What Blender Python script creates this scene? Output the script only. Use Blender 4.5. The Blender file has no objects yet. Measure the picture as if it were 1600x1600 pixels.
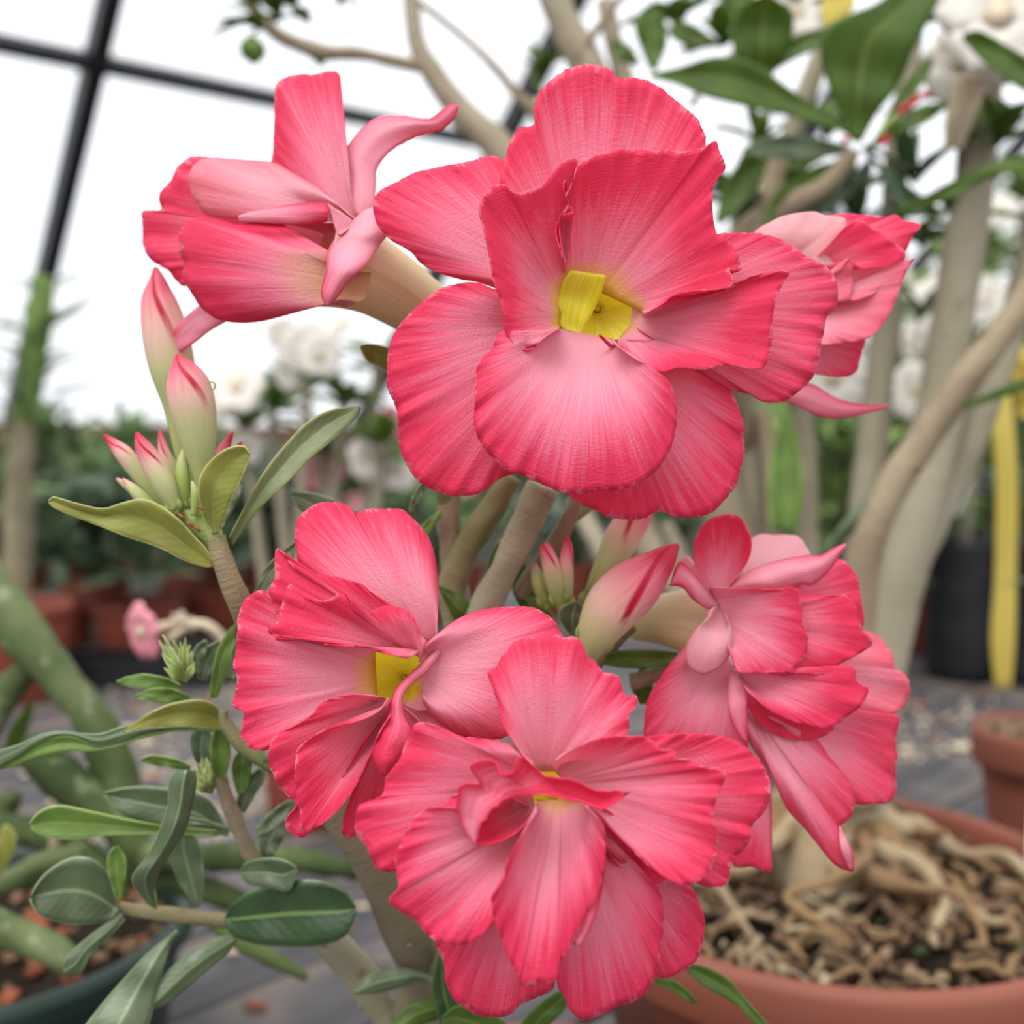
import bpy, math, random
from mathutils import Vector, noise
sc = bpy.context.scene
# ------------------------------------------------------------------ camera, sky, exposure
F = 1700.0
CAM = Vector((0, 0, 1.25))
TH = math.atan(110 / F)
FWD = Vector((0, math.cos(TH), -math.sin(TH))); UP = Vector((0, math.sin(TH), math.cos(TH))); RT = Vector((1, 0, 0))
cd = bpy.data.cameras.new('camera'); cam = bpy.data.objects.new('camera', cd); sc.collection.objects.link(cam)
cam.location = CAM; cam.rotation_euler = (math.pi / 2 - TH, 0, 0)
cd.sensor_width = 36; cd.sensor_fit = 'HORIZONTAL'; cd.lens = 36 * F / 1600; cd.clip_start = .01
cd.dof.use_dof = True; cd.dof.focus_distance = 0.285; cd.dof.aperture_fstop = 7.6
sc.camera = cam
w = bpy.data.worlds.new('overcast_sky'); sc.world = w; w.use_nodes = True
nt = w.node_tree; nt.nodes.clear()
wo = nt.nodes.new('ShaderNodeOutputWorld'); bg = nt.nodes.new('ShaderNodeBackground')
tc = nt.nodes.new('ShaderNodeTexCoord'); sp = nt.nodes.new('ShaderNodeSeparateXYZ'); rp = nt.nodes.new('ShaderNodeValToRGB'); mr = nt.nodes.new('ShaderNodeMapRange')
nt.links.new(tc.outputs['Generated'], sp.inputs[0]); nt.links.new(sp.outputs['Z'], mr.inputs[0])
mr.inputs[1].default_value = -1; mr.inputs[2].default_value = 1
e = rp.color_ramp.elements
e[0].position = 0.0; e[0].color = (.10, .11, .09, 1)
e[1].position = 1.0; e[1].color = (1, 1, 1, 1)
for p_, c_ in ((.47, (.14, .14, .13, 1)), (.5, (.70, .71, .73, 1)), (.7, (.76, .77, .79, 1))):
    q = e.new(p_); q.color = c_
nt.links.new(mr.outputs[0], rp.inputs[0]); nt.links.new(rp.outputs[0], bg.inputs[0]); bg.inputs[1].default_value = 1.8
nt.links.new(bg.outputs[0], wo.inputs[0])
sl = bpy.data.lights.new('hazy_sun', 'SUN'); sl.energy = 2.6; sl.angle = math.radians(45); sl.color = (1, .985, .96)
so = bpy.data.objects.new('hazy_sun', sl); sc.collection.objects.link(so); so.rotation_euler = (math.radians(28), math.radians(-18), 0)
vs = sc.view_settings; vs.view_transform = 'Standard'; vs.look = 'None'; vs.gamma = 1; vs.exposure = 0.0; vs.use_curve_mapping = False
random.seed(11)
R = random.random
def U(a, b): return a + (b - a) * random.random()

def ray(px, py): return FWD + RT * ((px - 800) / F) + UP * ((800 - py) / F)
def P(px, py, d): return CAM + ray(px, py) * d
def G(px, py, z): r = ray(px, py); return CAM + r * ((z - CAM.z) / r.z)
BZ = 0.85
# ------------------------------------------------------------------ object helpers
ORG = {}
def link(name, vs_, fs, mat, parent=None, uvs=None, smooth=True, **props):
    org = ORG.get(parent.name, Vector((0, 0, 0))) if parent else Vector((0, 0, 0))
    me = bpy.data.meshes.new(name)
    me.from_pydata([tuple(v - org) for v in vs_], [], fs)
    if uvs:
        l = me.uv_layers.new(name='UVMap')
        flat = []
        for f in fs:
            for i in f: flat += uvs[i]
        l.data.foreach_set('uv', flat)
    if smooth: me.shade_smooth()
    me.materials.append(mat)
    o = bpy.data.objects.new(name, me); sc.collection.objects.link(o)
    if parent: o.parent = parent; ORG[o.name] = org
    for k, v in props.items(): o[k] = v
    return o
def thing(name, loc, label, cat, group=None):
    o = bpy.data.objects.new(name, None); sc.collection.objects.link(o); o.location = loc; o.empty_display_size = .02
    o['label'] = label; o['category'] = cat
    if group: o['group'] = group
    ORG[o.name] = Vector(loc); return o
def solid(o, t, off=0):
    m = o.modifiers.new('thickness', 'SOLIDIFY'); m.thickness = t; m.offset = off; return o
def cr(p0, p1, p2, p3, t):
    t2 = t * t; t3 = t2 * t
    return tuple(.5 * ((2 * b) + (-a + c) * t + (2 * a - 5 * b + 4 * c - d) * t2 + (-a + 3 * b - 3 * c + d) * t3) for a, b, c, d in zip(p0, p1, p2, p3))
def resample(pts, n, tension=True):
    """Catmull-Rom through pts, n samples even in arc length (over the first two coordinates)."""
    pts = [tuple(p) for p in pts]; k = len(pts); dense = []
    if k == 2: pts = [pts[0], tuple((a + b) / 2 for a, b in zip(*pts)), pts[1]]; k = 3
    for i in range(k - 1):
        a = pts[max(i - 1, 0)]; b = pts[i]; c = pts[i + 1]; d = pts[min(i + 2, k - 1)]
        for j in range(10): dense.append(cr(a, b, c, d, j / 10))
    dense.append(pts[-1])
    L = [0]
    for i in range(1, len(dense)): L.append(L[-1] + math.hypot(dense[i][0] - dense[i - 1][0], dense[i][1] - dense[i - 1][1]) + 1e-9)
    out = []; i = 0
    for s in range(n):
        t = L[-1] * s / (n - 1)
        while i < len(L) - 2 and L[i + 1] < t: i += 1
        f = (t - L[i]) / (L[i + 1] - L[i]); f = max(0, min(1, f))
        out.append(tuple(a + (b - a) * f for a, b in zip(dense[i], dense[i + 1])))
    return out, L[-1]
def grid_faces(nu, nv, wrap=False):
    fs = []
    for i in range(nu if wrap else nu - 1):
        for j in range(nv - 1):
            a = i * nv + j; b = ((i + 1) % nu) * nv + j
            fs.append((a, b, b + 1, a + 1))
    return fs
def sst(a, b, x):
    t = max(0, min(1, (x - a) / (b - a))); return t * t * (3 - 2 * t)
seedc = [0]
# ------------------------------------------------------------------ materials
def mat(name):
    m = bpy.data.materials.new(name); m.use_nodes = True; n = m.node_tree; n.nodes.clear(); return m, n
class N:
    def __init__(s, n): s.n = n
    def new(s, t, **k):
        o = s.n.nodes.new(t)
        for a, b in k.items(): setattr(o, a, b)
        return o
    def put(s, sock, v):
        if isinstance(v, bpy.types.NodeSocket): s.n.links.new(v, sock)
        elif v is not None:
            if sock.type == 'RGBA' and len(v) == 3: v = (*v, 1)
            sock.default_value = v
    def math(s, op, a, b=None, c=None, clamp=False):
        o = s.new('ShaderNodeMath', operation=op, use_clamp=clamp); s.put(o.inputs[0], a); s.put(o.inputs[1], b)
        if c is not None: s.put(o.inputs[2], c)
        return o.outputs[0]
    def mix(s, f, a, b, bt='MIX'):
        o = s.new('ShaderNodeMix', data_type='RGBA', blend_type=bt); s.put(o.inputs[0], f); s.put(o.inputs[6], a); s.put(o.inputs[7], b); return o.outputs[2]
    def ramp(s, f, stops):
        o = s.new('ShaderNodeValToRGB'); el = o.color_ramp.elements
        while len(el) < len(stops): el.new(.5)
        for q, (p_, c_) in zip(el, stops): q.position = p_; q.color = (*c_, 1) if len(c_) == 3 else c_
        s.put(o.inputs[0], f); return o.outputs[0]
    def noise(s, vec, scale, detail=2, rough=.5):
        o = s.new('ShaderNodeTexNoise'); s.put(o.inputs['Vector'], vec); o.inputs['Scale'].default_value = scale; o.inputs['Detail'].default_value = detail; o.inputs['Roughness'].default_value = rough; return o.outputs['Fac']
    def scaled(s, vec, sc_):
        o = s.new('ShaderNodeVectorMath', operation='MULTIPLY'); s.put(o.inputs[0], vec); o.inputs[1].default_value = sc_; return o.outputs[0]
    def attr(s, name): return s.new('ShaderNodeAttribute', attribute_type='OBJECT', attribute_name=name).outputs['Fac']
    def bump(s, h, strength, dist):
        o = s.new('ShaderNodeBump'); s.put(o.inputs['Height'], h); o.inputs['Strength'].default_value = strength; o.inputs['Distance'].default_value = dist; return o.outputs[0]
    def principled(s, col, rough, spec=.4, normal=None, **k):
        o = s.new('ShaderNodeBsdfPrincipled'); s.put(o.inputs['Base Color'], col); s.put(o.inputs['Roughness'], rough); s.put(o.inputs['Specular IOR Level'], spec)
        if normal is not None: s.put(o.inputs['Normal'], normal)
        for a, b in k.items(): s.put(o.inputs[a], b)
        return o.outputs[0]
    def trans(s, shader, col, f, normal=None):
        t = s.new('ShaderNodeBsdfTranslucent'); s.put(t.inputs[0], col)
        if normal is not None: s.put(t.inputs['Normal'], normal)
        x = s.new('ShaderNodeMixShader'); s.put(x.inputs[0], f); s.put(x.inputs[1], shader); s.put(x.inputs[2], t.outputs[0]); return x.outputs[0]
    def out(s, sh): o = s.new('ShaderNodeOutputMaterial'); s.n.links.new(sh, o.inputs[0])
    def uv(s): return s.new('ShaderNodeUVMap').outputs[0]
    def obj(s): return s.new('ShaderNodeTexCoord').outputs['Object']
    def sep(s, v): o = s.new('ShaderNodeSeparateXYZ'); s.put(o.inputs[0], v); return o.outputs

def petal_mat():
    m, n = mat('petal'); q = N(n); uv = q.uv(); x = q.sep(uv)
    v = x[1]
    wob = q.noise(q.scaled(uv, (5, .8, 1)), 1, 3, .6)
    fine = q.noise(q.scaled(uv, (62, 1.8, 1)), 1, 4, .75)
    vv = q.math('ADD', v, q.math('MULTIPLY', q.math('SUBTRACT', wob, .5), .5))
    vv = q.math('ADD', vv, q.math('MULTIPLY', q.math('SUBTRACT', fine, .5), .85))
    vv = q.math('ADD', q.math('ADD', vv, q.attr('hot')), .05)
    col = q.ramp(vv, [(0, (.93, .50, .59)), (.38, (.92, .42, .53)), (.64, (.89, .25, .375)), (.88, (.86, .10, .205)), (1, (.82, .05, .14))])
    # pale torn flecks along the rim
    rim = q.math('MULTIPLY', q.math('GREATER_THAN', q.math('ADD', v, q.math('MULTIPLY', q.math('SUBTRACT', q.noise(q.scaled(uv, (30, .5, 1)), 1, 3, .75), .55), .26)), .985), .34)
    col = q.mix(rim, col, (.92, .5, .58))
    col = q.mix(q.attr('pale'), col, (.90, .62, .62))
    yf = q.math('MULTIPLY', q.math('SUBTRACT', q.attr('yel'), v), 6.0, clamp=True)
    col = q.mix(yf, col, (.80, .66, .03))
    tanf = q.math('MULTIPLY', q.math('SUBTRACT', q.attr('tan'), v), 2.6, clamp=True)
    col = q.mix(tanf, col, (.74, .50, .26))
    h1 = q.noise(q.scaled(uv, (60, 1.5, 1)), 1, 3, .6); h2 = q.noise(q.scaled(uv, (26, 60, 1)), 1, 3, .6)
    h3 = q.noise(q.scaled(uv, (6, 1.2, 1)), 1, 2)
    h = q.math('ADD', q.math('ADD', q.math('MULTIPLY', h1, .5), q.math('MULTIPLY', h2, .7)), q.math('MULTIPLY', h3, 1.2))
    b = q.bump(h, .5, .0008)
    s = q.principled(col, .55, .28, b)
    tcol = q.mix(.4, col, (.97, .36, .42))
    q.out(q.trans(s, tcol, .46, b)); return m
def leaf_mat(name, top, vein, edge, rough=.4, spec=.5, tr=.22, blot=None):
    m, n = mat(name); q = N(n); uv = q.uv(); x = q.sep(uv)
    du = q.math('ABSOLUTE', q.math('SUBTRACT', x[0], .5))
    nz = q.noise(q.obj(), 60, 3, .6)
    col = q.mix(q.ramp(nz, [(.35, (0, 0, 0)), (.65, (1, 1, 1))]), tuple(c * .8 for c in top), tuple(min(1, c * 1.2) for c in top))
    if blot: col = q.mix(q.ramp(q.noise(q.obj(), 25, 2), [(.45, (0, 0, 0)), (.65, (1, 1, 1))]), col, blot)
    sv = q.math('SINE', q.math('ADD', q.math('MULTIPLY', x[1], 75.0), q.math('MULTIPLY', du, -28.0)))
    mid = q.ramp(du, [(0, (1, 1, 1)), (.022, (.8, .8, .8)), (.045, (0, 0, 0))])
    col = q.mix(q.math('MULTIPLY', q.math('ADD', sv, 1), .012), col, vein)
    col = q.mix(mid, col, vein)
    col = q.mix(q.ramp(du, [(.455, (0, 0, 0)), (.49, (1, 1, 1))]), col, edge)
    b = q.bump(q.math('ADD', q.math('MULTIPLY', sv, .10), q.math('MULTIPLY', nz, 1.2)), .25, .0008)
    s = q.principled(col, rough, spec, b)
    q.out(q.trans(s, q.mix(.5, col, (.35, .5, .05)), tr)); return m
def bark_mat(name, a, b_, c, scale=1.0):
    m, n = mat(name); q = N(n); uv = q.uv(); ob = q.obj()
    n1 = q.noise(ob, 70 * scale, 5, .65); n2 = q.noise(ob, 22 * scale, 3, .5)
    col = q.mix(q.ramp(n2, [(.35, (0, 0, 0)), (.65, (1, 1, 1))]), a, b_)
    col = q.mix(q.ramp(n1, [(.58, (0, 0, 0)), (.72, (1, 1, 1))]), col, c)
    ring = q.noise(q.scaled(uv, (1.5, 60, 1)), 1, 3, .6)
    bb = q.bump(q.math('ADD', n1, q.math('MULTIPLY', ring, .8)), .6, .0012 / scale)
    q.out(q.principled(col, .75, .25, bb)); return m
def plain(name, col, rough=.6, spec=.3, var=.15, scale=30, bump=.2, dist=.001, tr=0, metal=0):
    m, n = mat(name); q = N(n); ob = q.obj(); nz = q.noise(ob, scale, 4, .6)
    c = q.mix(nz, tuple(x * (1 - var) for x in col), tuple(min(1, x * (1 + var)) for x in col))
    s = q.principled(c, rough, spec, q.bump(nz, bump, dist), Metallic=metal)
    if tr: s = q.trans(s, c, tr)
    q.out(s); return m
def bud_mat():
    m, n = mat('bud_skin'); q = N(n); uv = q.uv(); x = q.sep(uv)
    sp_ = q.math('SINE', q.math('ADD', q.math('MULTIPLY', x[0], 18.85), q.math('MULTIPLY', x[1], 7.0)))
    vv = q.math('ADD', x[1], q.math('MULTIPLY', q.math('SUBTRACT', q.noise(q.scaled(uv, (30, 2, 1)), 1, 2), .5), .22))
    vv = q.math('ADD', vv, q.attr('hot'))
    col = q.ramp(vv, [(0, (.36, .44, .12)), (.42, (.55, .56, .28)), (.58, (.80, .50, .42)), (.78, (.82, .20, .27)), (1, (.62, .035, .08))])
    stripe = q.math('MULTIPLY', q.ramp(sp_, [(.80, (0, 0, 0)), (.97, (1, 1, 1))]), q.ramp(vv, [(.48, (0, 0, 0)), (.62, (1, 1, 1))]))
    col = q.mix(stripe, col, (.50, .012, .045))
    b = q.bump(q.noise(q.scaled(uv, (40, 3, 1)), 1, 2), .4, .0006)
    q.out(q.trans(q.principled(col, .5, .3, b), col, .2, b)); return m
def tube_mat():
    m, n = mat('corolla_tube'); q = N(n); uv = q.uv(); x = q.sep(uv)
    st = q.noise(q.scaled(uv, (26, 1.2, 1)), 1, 3, .6)
    vv = q.math('ADD', x[1], q.math('MULTIPLY', q.math('SUBTRACT', st, .5), .3))
    col = q.ramp(vv, [(0, (.60, .62, .26)), (.25, (.76, .70, .42)), (.75, (.84, .70, .46)), (.97, (.88, .45, .40))])
    col = q.mix(q.ramp(st, [(.5, (0, 0, 0)), (.75, (.5, .5, .5))]), col, (.50, .42, .10))
    b = q.bump(st, .4, .0008)
    q.out(q.trans(q.principled(col, .5, .3, b), col, .35, b)); return m
def throat_mat():
    m, n = mat('yellow_throat'); q = N(n); uv = q.uv()
    st = q.noise(q.scaled(uv, (16, .8, 1)), 1, 2, .6)
    col = q.mix(q.ramp(st, [(.4, (0, 0, 0)), (.62, (1, 1, 1))]), (.84, .78, .03), (.95, .93, .14))
    q.out(q.trans(q.principled(col, .5, .3, q.bump(st, .5, .001)), (.9, .85, .03), .5)); return m
M = dict(
    petal=petal_mat(), bud=bud_mat(), tube=tube_mat(), throat=throat_mat(),
    olive=leaf_mat('leaf_olive', (.22, .23, .045), (.28, .28, .07), (.52, .53, .22), .5, .35, .22, (.30, .25, .04)),
    sage=leaf_mat('leaf_sage', (.21, .25, .11), (.34, .38, .2), (.42, .44, .16), .45, .5, .25),
    bright=leaf_mat('leaf_bright', (.15, .25, .05), (.25, .36, .12), (.40, .52, .18), .45, .4, .3),
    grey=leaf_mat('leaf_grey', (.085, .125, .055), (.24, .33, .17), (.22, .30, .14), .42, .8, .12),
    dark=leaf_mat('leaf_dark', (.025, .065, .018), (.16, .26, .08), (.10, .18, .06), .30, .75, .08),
    green=leaf_mat('leaf_green', (.09, .16, .025), (.22, .28, .08), (.12, .2, .05), .42, .4, .42),
    young=leaf_mat('leaf_young', (.34, .46, .12), (.45, .52, .2), (.6, .6, .35), .5, .3, .3),
    bark=bark_mat('bark_pale', (.38, .34, .25), (.26, .24, .15), (.2, .12, .07)),
    barkg=bark_mat('bark_green', (.13, .16, .05), (.28, .22, .13), (.2, .13, .08)),
    barkb=bark_mat('bark_brown', (.24, .18, .12), (.32, .26, .17), (.14, .09, .06)),
    trunk=bark_mat('trunk_olive', (.17, .15, .09), (.26, .21, .14), (.08, .085, .035)),
    twig=bark_mat('twig_bark', (.27, .22, .155), (.33, .28, .2), (.16, .11, .07), .7),
    tree=bark_mat('tree_bark', (.33, .29, .21), (.26, .23, .16), (.18, .135, .09), .7),
    terra=plain('terracotta', (.225, .068, .042), .55, .35, .12, 25),
    terrad=plain('terracotta_dark', (.22, .05, .03), .6, .3, .12, 25),
    soil=plain('soil', (.02, .014, .009), .95, .1, .6, 180, .9, .004),
    root=bark_mat('root_skin', (.26, .165, .08), (.17, .10, .05), (.08, .045, .025)),
    rootp=bark_mat('root_pale', (.38, .30, .19), (.26, .185, .105), (.13, .08, .045)),
    rootd=bark_mat('root_dark', (.15, .085, .05), (.10, .06, .035), (.05, .03, .02)),
    chip=plain('bark_chip', (.20, .12, .07), .8, .2, .35, 60),
    stone=plain('pumice', (.26, .18, .11), .85, .2, .2, 60),
    succ=bark_mat('succulent_skin', (.035, .058, .014), (.125, .155, .065), (.27, .29, .19), .75),
    succ2=bark_mat('succulent_skin_mid', (.02, .036, .008), (.07, .10, .03), (.16, .19, .09), .75),
    dgreen=plain('dark_green_plastic', (.012, .03, .022), .4, .4),
    black=plain('black_plastic', (.007, .007, .010), .45, .4),
    steel=plain('dark_steel', (.012, .014, .018), .45, .4),
    beam=plain('brown_beam', (.20, .085, .055), .7, .2),
    wall=plain('block_wall', (.10, .10, .085), .9, .1),
    floor=plain('gravel', (.16, .15, .13), .95, .1, .4, 8),
    yellow=plain('yellow_tape', (.72, .58, .13), .5, .3, .12, 12, .3, .002, .3),
    white=plain('white_plastic', (.78, .78, .80), .5, .4, .05),
    wpetal=plain('white_petal', (.82, .78, .72), .6, .3, .12, 40, .3, .001, .3),
    ppetal=plain('pink_petal', (.82, .34, .40), .6, .3, .15, 40, .3, .001, .3),
    rpetal=plain('red_petal', (.62, .05, .06), .6, .3, .15, 40, .3, .001, .2),
    dry=plain('dry_leaf', (.30, .09, .045), .8, .2, .35, 40, .4, .002, .1),
    cream=plain('cream_bract', (.60, .50, .36), .8, .2, .25, 40),
    bgl=leaf_mat('hedge_leaf', (.13, .21, .075), (.2, .3, .12), (.15, .25, .1), .45, .5, .2),
    bgd=leaf_mat('hedge_leaf_dark', (.065, .105, .055), (.12, .18, .09), (.1, .16, .08), .42, .5, .12),
    bgy=leaf_mat('hedge_leaf_light', (.22, .32, .09), (.3, .4, .15), (.3, .4, .15), .5, .4, .3),
    bgg=leaf_mat('hedge_leaf_silver', (.16, .20, .16), (.28, .33, .27), (.25, .3, .22), .5, .5, .15),
)
def plank_mat():
    m, n = mat('weathered_plank'); q = N(n); ob = q.obj()
    g = q.noise(q.scaled(ob, (2.2, 70, 10)), 1, 5, .6); big = q.noise(ob, 5, 3)
    col = q.mix(q.ramp(g, [(.3, (0, 0, 0)), (.7, (1, 1, 1))]), (.034, .031, .036), (.095, .09, .097))
    col = q.mix(q.ramp(big, [(.5, (0, 0, 0)), (.72, (1, 1, 1))]), col, (.21, .165, .13))
    q.out(q.principled(col, .5, .4, q.bump(g, .4, .002))); return m
M['plank'] = plank_mat()
def glaze_mat():
    m, n = mat('polythene_glazing'); q = N(n)
    t = q.new('ShaderNodeBsdfTransparent'); t.inputs[0].default_value = (.97, .98, 1, 1)
    s = q.trans(q.principled((.9, .9, .92), .35, .5), (.95, .96, 1), .8)
    x = q.new('ShaderNodeMixShader'); x.inputs[0].default_value = .12; q.put(x.inputs[1], t.outputs[0]); q.put(x.inputs[2], s); q.out(x.outputs[0]); return m
M['glaze'] = glaze_mat()

# ------------------------------------------------------------------ shape builders
def petal(parent, B, O, db, dt, bulge=0., cup=0., ruf=1.2, jag=1.3, hot=0., pale=0., yel=0., tan=0., nv=20, curl=0., thick=.0003, name='petal', m='petal', twist=0., folds=0., ds=None):
    """A petal as rays fanning from its base (point or short segment B) to its traced rim O.
    Depths in metres; bulge > 0 swells towards the viewer; ruf = rim waves in mm."""
    seedc[0] += 1; sd = seedc[0] * 7.31
    O3 = [(p[0], p[1], p[2] if len(p) > 2 else 0.) for p in O]
    _, L = resample(O3, 8)
    nu = max(30, min(170, int(L / 4.6)))
    rim, L = resample(O3, nu)
    if not isinstance(B[0], (tuple, list)): B = (B, B)
    V = []; UVs = []
    cxs = [p[0] for p in O]; 
    for i, (ox, oy, oz) in enumerate(rim):
        u = i / (nu - 1); s = u * L
        bx = B[0][0] + (B[1][0] - B[0][0]) * u; by = B[0][1] + (B[1][1] - B[0][1]) * u
        rl = math.hypot(ox - bx, oy - by) + 1e-6
        j = (noise.noise(Vector((s / 9, sd, 0))) * 1.0 + noise.noise(Vector((s / 4.5, sd, 3))) * 1.1 + noise.noise(Vector((s / 26, sd, 9))) * 1.5) * jag
        j *= min(1, rl / 60)
        w1 = noise.noise(Vector((s / 34, sd, 20))); w2 = noise.noise(Vector((s / 15, sd, 30)))
        fw = noise.noise(Vector((u * 5, sd, 40)))
        for k in range(nv):
            v = k / (nv - 1); vg = v ** .9
            x = bx + (ox - bx) * vg; y = by + (oy - by) * vg
            x += (ox - bx) / rl * j * sst(.75, 1, v); y += (oy - by) / rl * j * sst(.75, 1, v)
            d = db + (dt + oz * .001 - db) * v - bulge * math.sin(math.pi * v ** .9) - cup * (2 * u - 1) ** 2 * v
            d += twist * (2 * u - 1) * v + folds * math.sin(u * 19 + sd) * v * (1 - .4 * v)
            d -= (w1 * 1.25 * v ** 4 + w2 * v ** 8) * ruf * .001 * min(1, rl / 80) + fw * .0016 * v * ruf
            d += curl * sst(.78, 1, v) ** 1.5
            V.append(P(x, y, d)); UVs.append((s / 420 + sd, v * min(1, .32 + .68 * rl / 110)))
    o = link(name, V, grid_faces(nu, nv), M[m], parent, UVs, hot=float(hot), pale=float(pale), yel=float(yel), tan=float(tan))
    return solid(o, thick)
def strip(parent, Lp, Rp, ds, crease=0., ruf=.6, name='leaf', m='green', thick=.0005, n=36, across=9, bow=0., jag=0., label=None, **props):
    """A blade between two traced edges given base to tip; ds = depths along it; crease sinks the midrib (mm), bow arches it (mm)."""
    seedc[0] += 1; sd = seedc[0] * 3.77
    A, _ = resample(Lp, n); Bq, _ = resample(Rp, n)
    V = []; UVs = []
    for i in range(n):
        v = i / (n - 1); t = v * (len(ds) - 1); a = min(int(t), len(ds) - 2); f = t - a; f = f * f * (3 - 2 * f)
        d0 = ds[a] + (ds[a + 1] - ds[a]) * f
        wdt = math.hypot(A[i][0] - Bq[i][0], A[i][1] - Bq[i][1])
        for k in range(across):
            u = k / (across - 1); x = A[i][0] + (Bq[i][0] - A[i][0]) * u; y = A[i][1] + (Bq[i][1] - A[i][1]) * u
            c = 1 - abs(2 * u - 1)
            d = d0 + (crease * c - bow * math.sin(math.pi * u)) * .001 * min(1, wdt / 40)
            d += noise.noise(Vector((v * 4, u * 2, sd))) * ruf * .001 * (1.5 - c)
            if jag: 
                q = noise.noise(Vector((v * 30, sd, u))) * jag * abs(2 * u - 1) ** 4; x += q; y += q
            V.append(P(x, y, d)); UVs.append((u, v))
    if m == 'petal': UVs = [(uu * .3 + sd, min(1, vv * .72 + .38 * abs(2 * uu - 1) ** 3)) for uu, vv in UVs]
    o = link(name, V, grid_faces(n, across), M[m], parent, UVs, **props)
    if label: o['label'] = label
    return solid(o, thick)
def wtube(parent, pts, name, m, seg=12, n=None, knob=0., flat=1., caps=True, mesh_only=False, smoothn=6, **props):
    """Tube through world points [(Vector, radius)]."""
    seedc[0] += 1; sd = seedc[0] * 1.93
    raw = [(p.x, p.y, p.z, r) for p, r in pts]; dense = []
    k = len(raw)
    for i in range(k - 1):
        a = raw[max(i - 1, 0)]; b = raw[i]; c = raw[i + 1]; d = raw[min(i + 2, k - 1)]
        for j in range(smoothn): dense.append(cr(a, b, c, d, j / smoothn))
    dense.append(raw[-1])
    V = []; UVs = []; nn = len(dense); ref = None; L = 0
    T0 = None
    for i, q in enumerate(dense):
        p = Vector(q[:3]); r = max(q[3], 1e-5)
        t = (Vector(dense[min(i + 1, nn - 1)][:3]) - Vector(dense[max(i - 1, 0)][:3])).normalized()
        if i: L += (p - Vector(dense[i - 1][:3])).length
        if ref is None: ref = t.cross(Vector((.31, .2, .93))).normalized()
        ref = (ref - t * ref.dot(t)).normalized(); bi = t.cross(ref)
        for s in range(seg):
            a = 2 * math.pi * s / seg
            rr = r * (1 + knob * noise.noise(Vector((math.cos(a) * 1.2, math.sin(a) * 1.2 + sd, L / max(raw[0][3], raw[-1][3], 1e-4) * .55))))
            V.append(p + ref * math.cos(a) * rr + bi * math.sin(a) * rr * flat); UVs.append((s / seg, i / (nn - 1)))
    fs = []
    for i in range(nn - 1):
        for s in range(seg):
            a = i * seg + s; b = i * seg + (s + 1) % seg
            fs.append((a, b, b + seg, a + seg))
    if caps: fs.append(tuple(reversed(range(seg)))); fs.append(tuple((nn - 1) * seg + s for s in range(seg)))
    if mesh_only: return V, fs, UVs
    return link(name, V, fs, M[m], parent, UVs, **props)
def tube(parent, pts, name, m, **k):
    return wtube(parent, [(P(x, y, d), r * d / F) for x, y, d, r in pts], name, m, **k)
def lathe(parent, c, prof, name, m, seg=64, **props):
    V = []; UVs = []; n = len(prof)
    for s in range(seg):
        a = 2 * math.pi * s / seg
        for i, (r, z) in enumerate(prof): V.append(Vector((c.x + r * math.cos(a), c.y + r * math.sin(a), z))); UVs.append((s / seg, i / (n - 1)))
    return link(name, V, grid_faces(seg, n, True), M[m], parent, UVs, **props)
def disc(parent, c, r, z, name, m, amp=.004, **props):
    V = []; UVs = []; nr = 26; seg = 72
    for s in range(seg):
        a = 2 * math.pi * s / seg
        for i in range(nr):
            q = r * i / (nr - 1); x = c.x + q * math.cos(a); y = c.y + q * math.sin(a)
            V.append(Vector((x, y, z + amp * 2 * noise.noise(Vector((x * 45, y * 45, z))) + amp * noise.noise(Vector((x * 130, y * 130, 5)))))); UVs.append((q, a))
    return link(name, V, grid_faces(seg, nr, True), M[m], parent, UVs, **props)
def pot_profile(r, h, z0, rimh, taper=.72, lip=.008):
    zt = z0 + h
    return [(.001, z0), (r * taper, z0), (r * taper + .004, z0 + .004), (r - lip * 1.6, zt - rimh - .004), (r - lip * 1.5, zt - rimh), (r - .002, zt - rimh + .001), (r + .001, zt - rimh + .006),
            (r, zt - rimh * .5), (r + .002, zt - .006), (r - .001, zt - .001), (r - .005, zt), (r - .009, zt - .002), (r - .011, zt - .008), (r - .013, zt - .02), (r * .9 - .013, z0 + h * .3), (.001, z0 + h * .3)]
def leafgeo(V, fs, UVs, base, d, L, W, up, droop=.2, n=5):
    d = d.normalized(); s = d.cross(up)
    if s.length < .01: s = d.cross(Vector((1, .2, .1)))
    s.normalize(); nrm = s.cross(d)
    b0 = len(V)
    for i in range(n):
        v = i / (n - 1); wd = W * (math.sin(math.pi * min(1, v * .93 + .07) ** 1.15) * .5 + .02 * (1 - v)); p = base + d * L * v - Vector((0, 0, 1)) * droop * L * v * v
        for u in (-1, 0, 1): V.append(p + s * wd * u + nrm * (abs(u) * wd * .35)); UVs.append(((u + 1) / 2, v))
    for i in range(n - 1):
        for u in range(2):
            a = b0 + i * 3 + u; fs.append((a, a + 1, a + 4, a + 3))
def rosette(V, fs, UVs, c, ax, n, L, W, spread=(20, 85), droop=.2):
    ax = ax.normalized(); s = ax.cross(Vector((.3, .7, .2))).normalized(); b = ax.cross(s)
    for i in range(n):
        a = i * 2.399 + U(-.3, .3); t = math.radians(U(*spread))
        d = ax * math.cos(t) + (s * math.cos(a) + b * math.sin(a)) * math.sin(t)
        leafgeo(V, fs, UVs, c - ax * U(0, L * .25), d, L * U(.7, 1.1), W * U(.8, 1.15), ax, droop)
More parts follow.
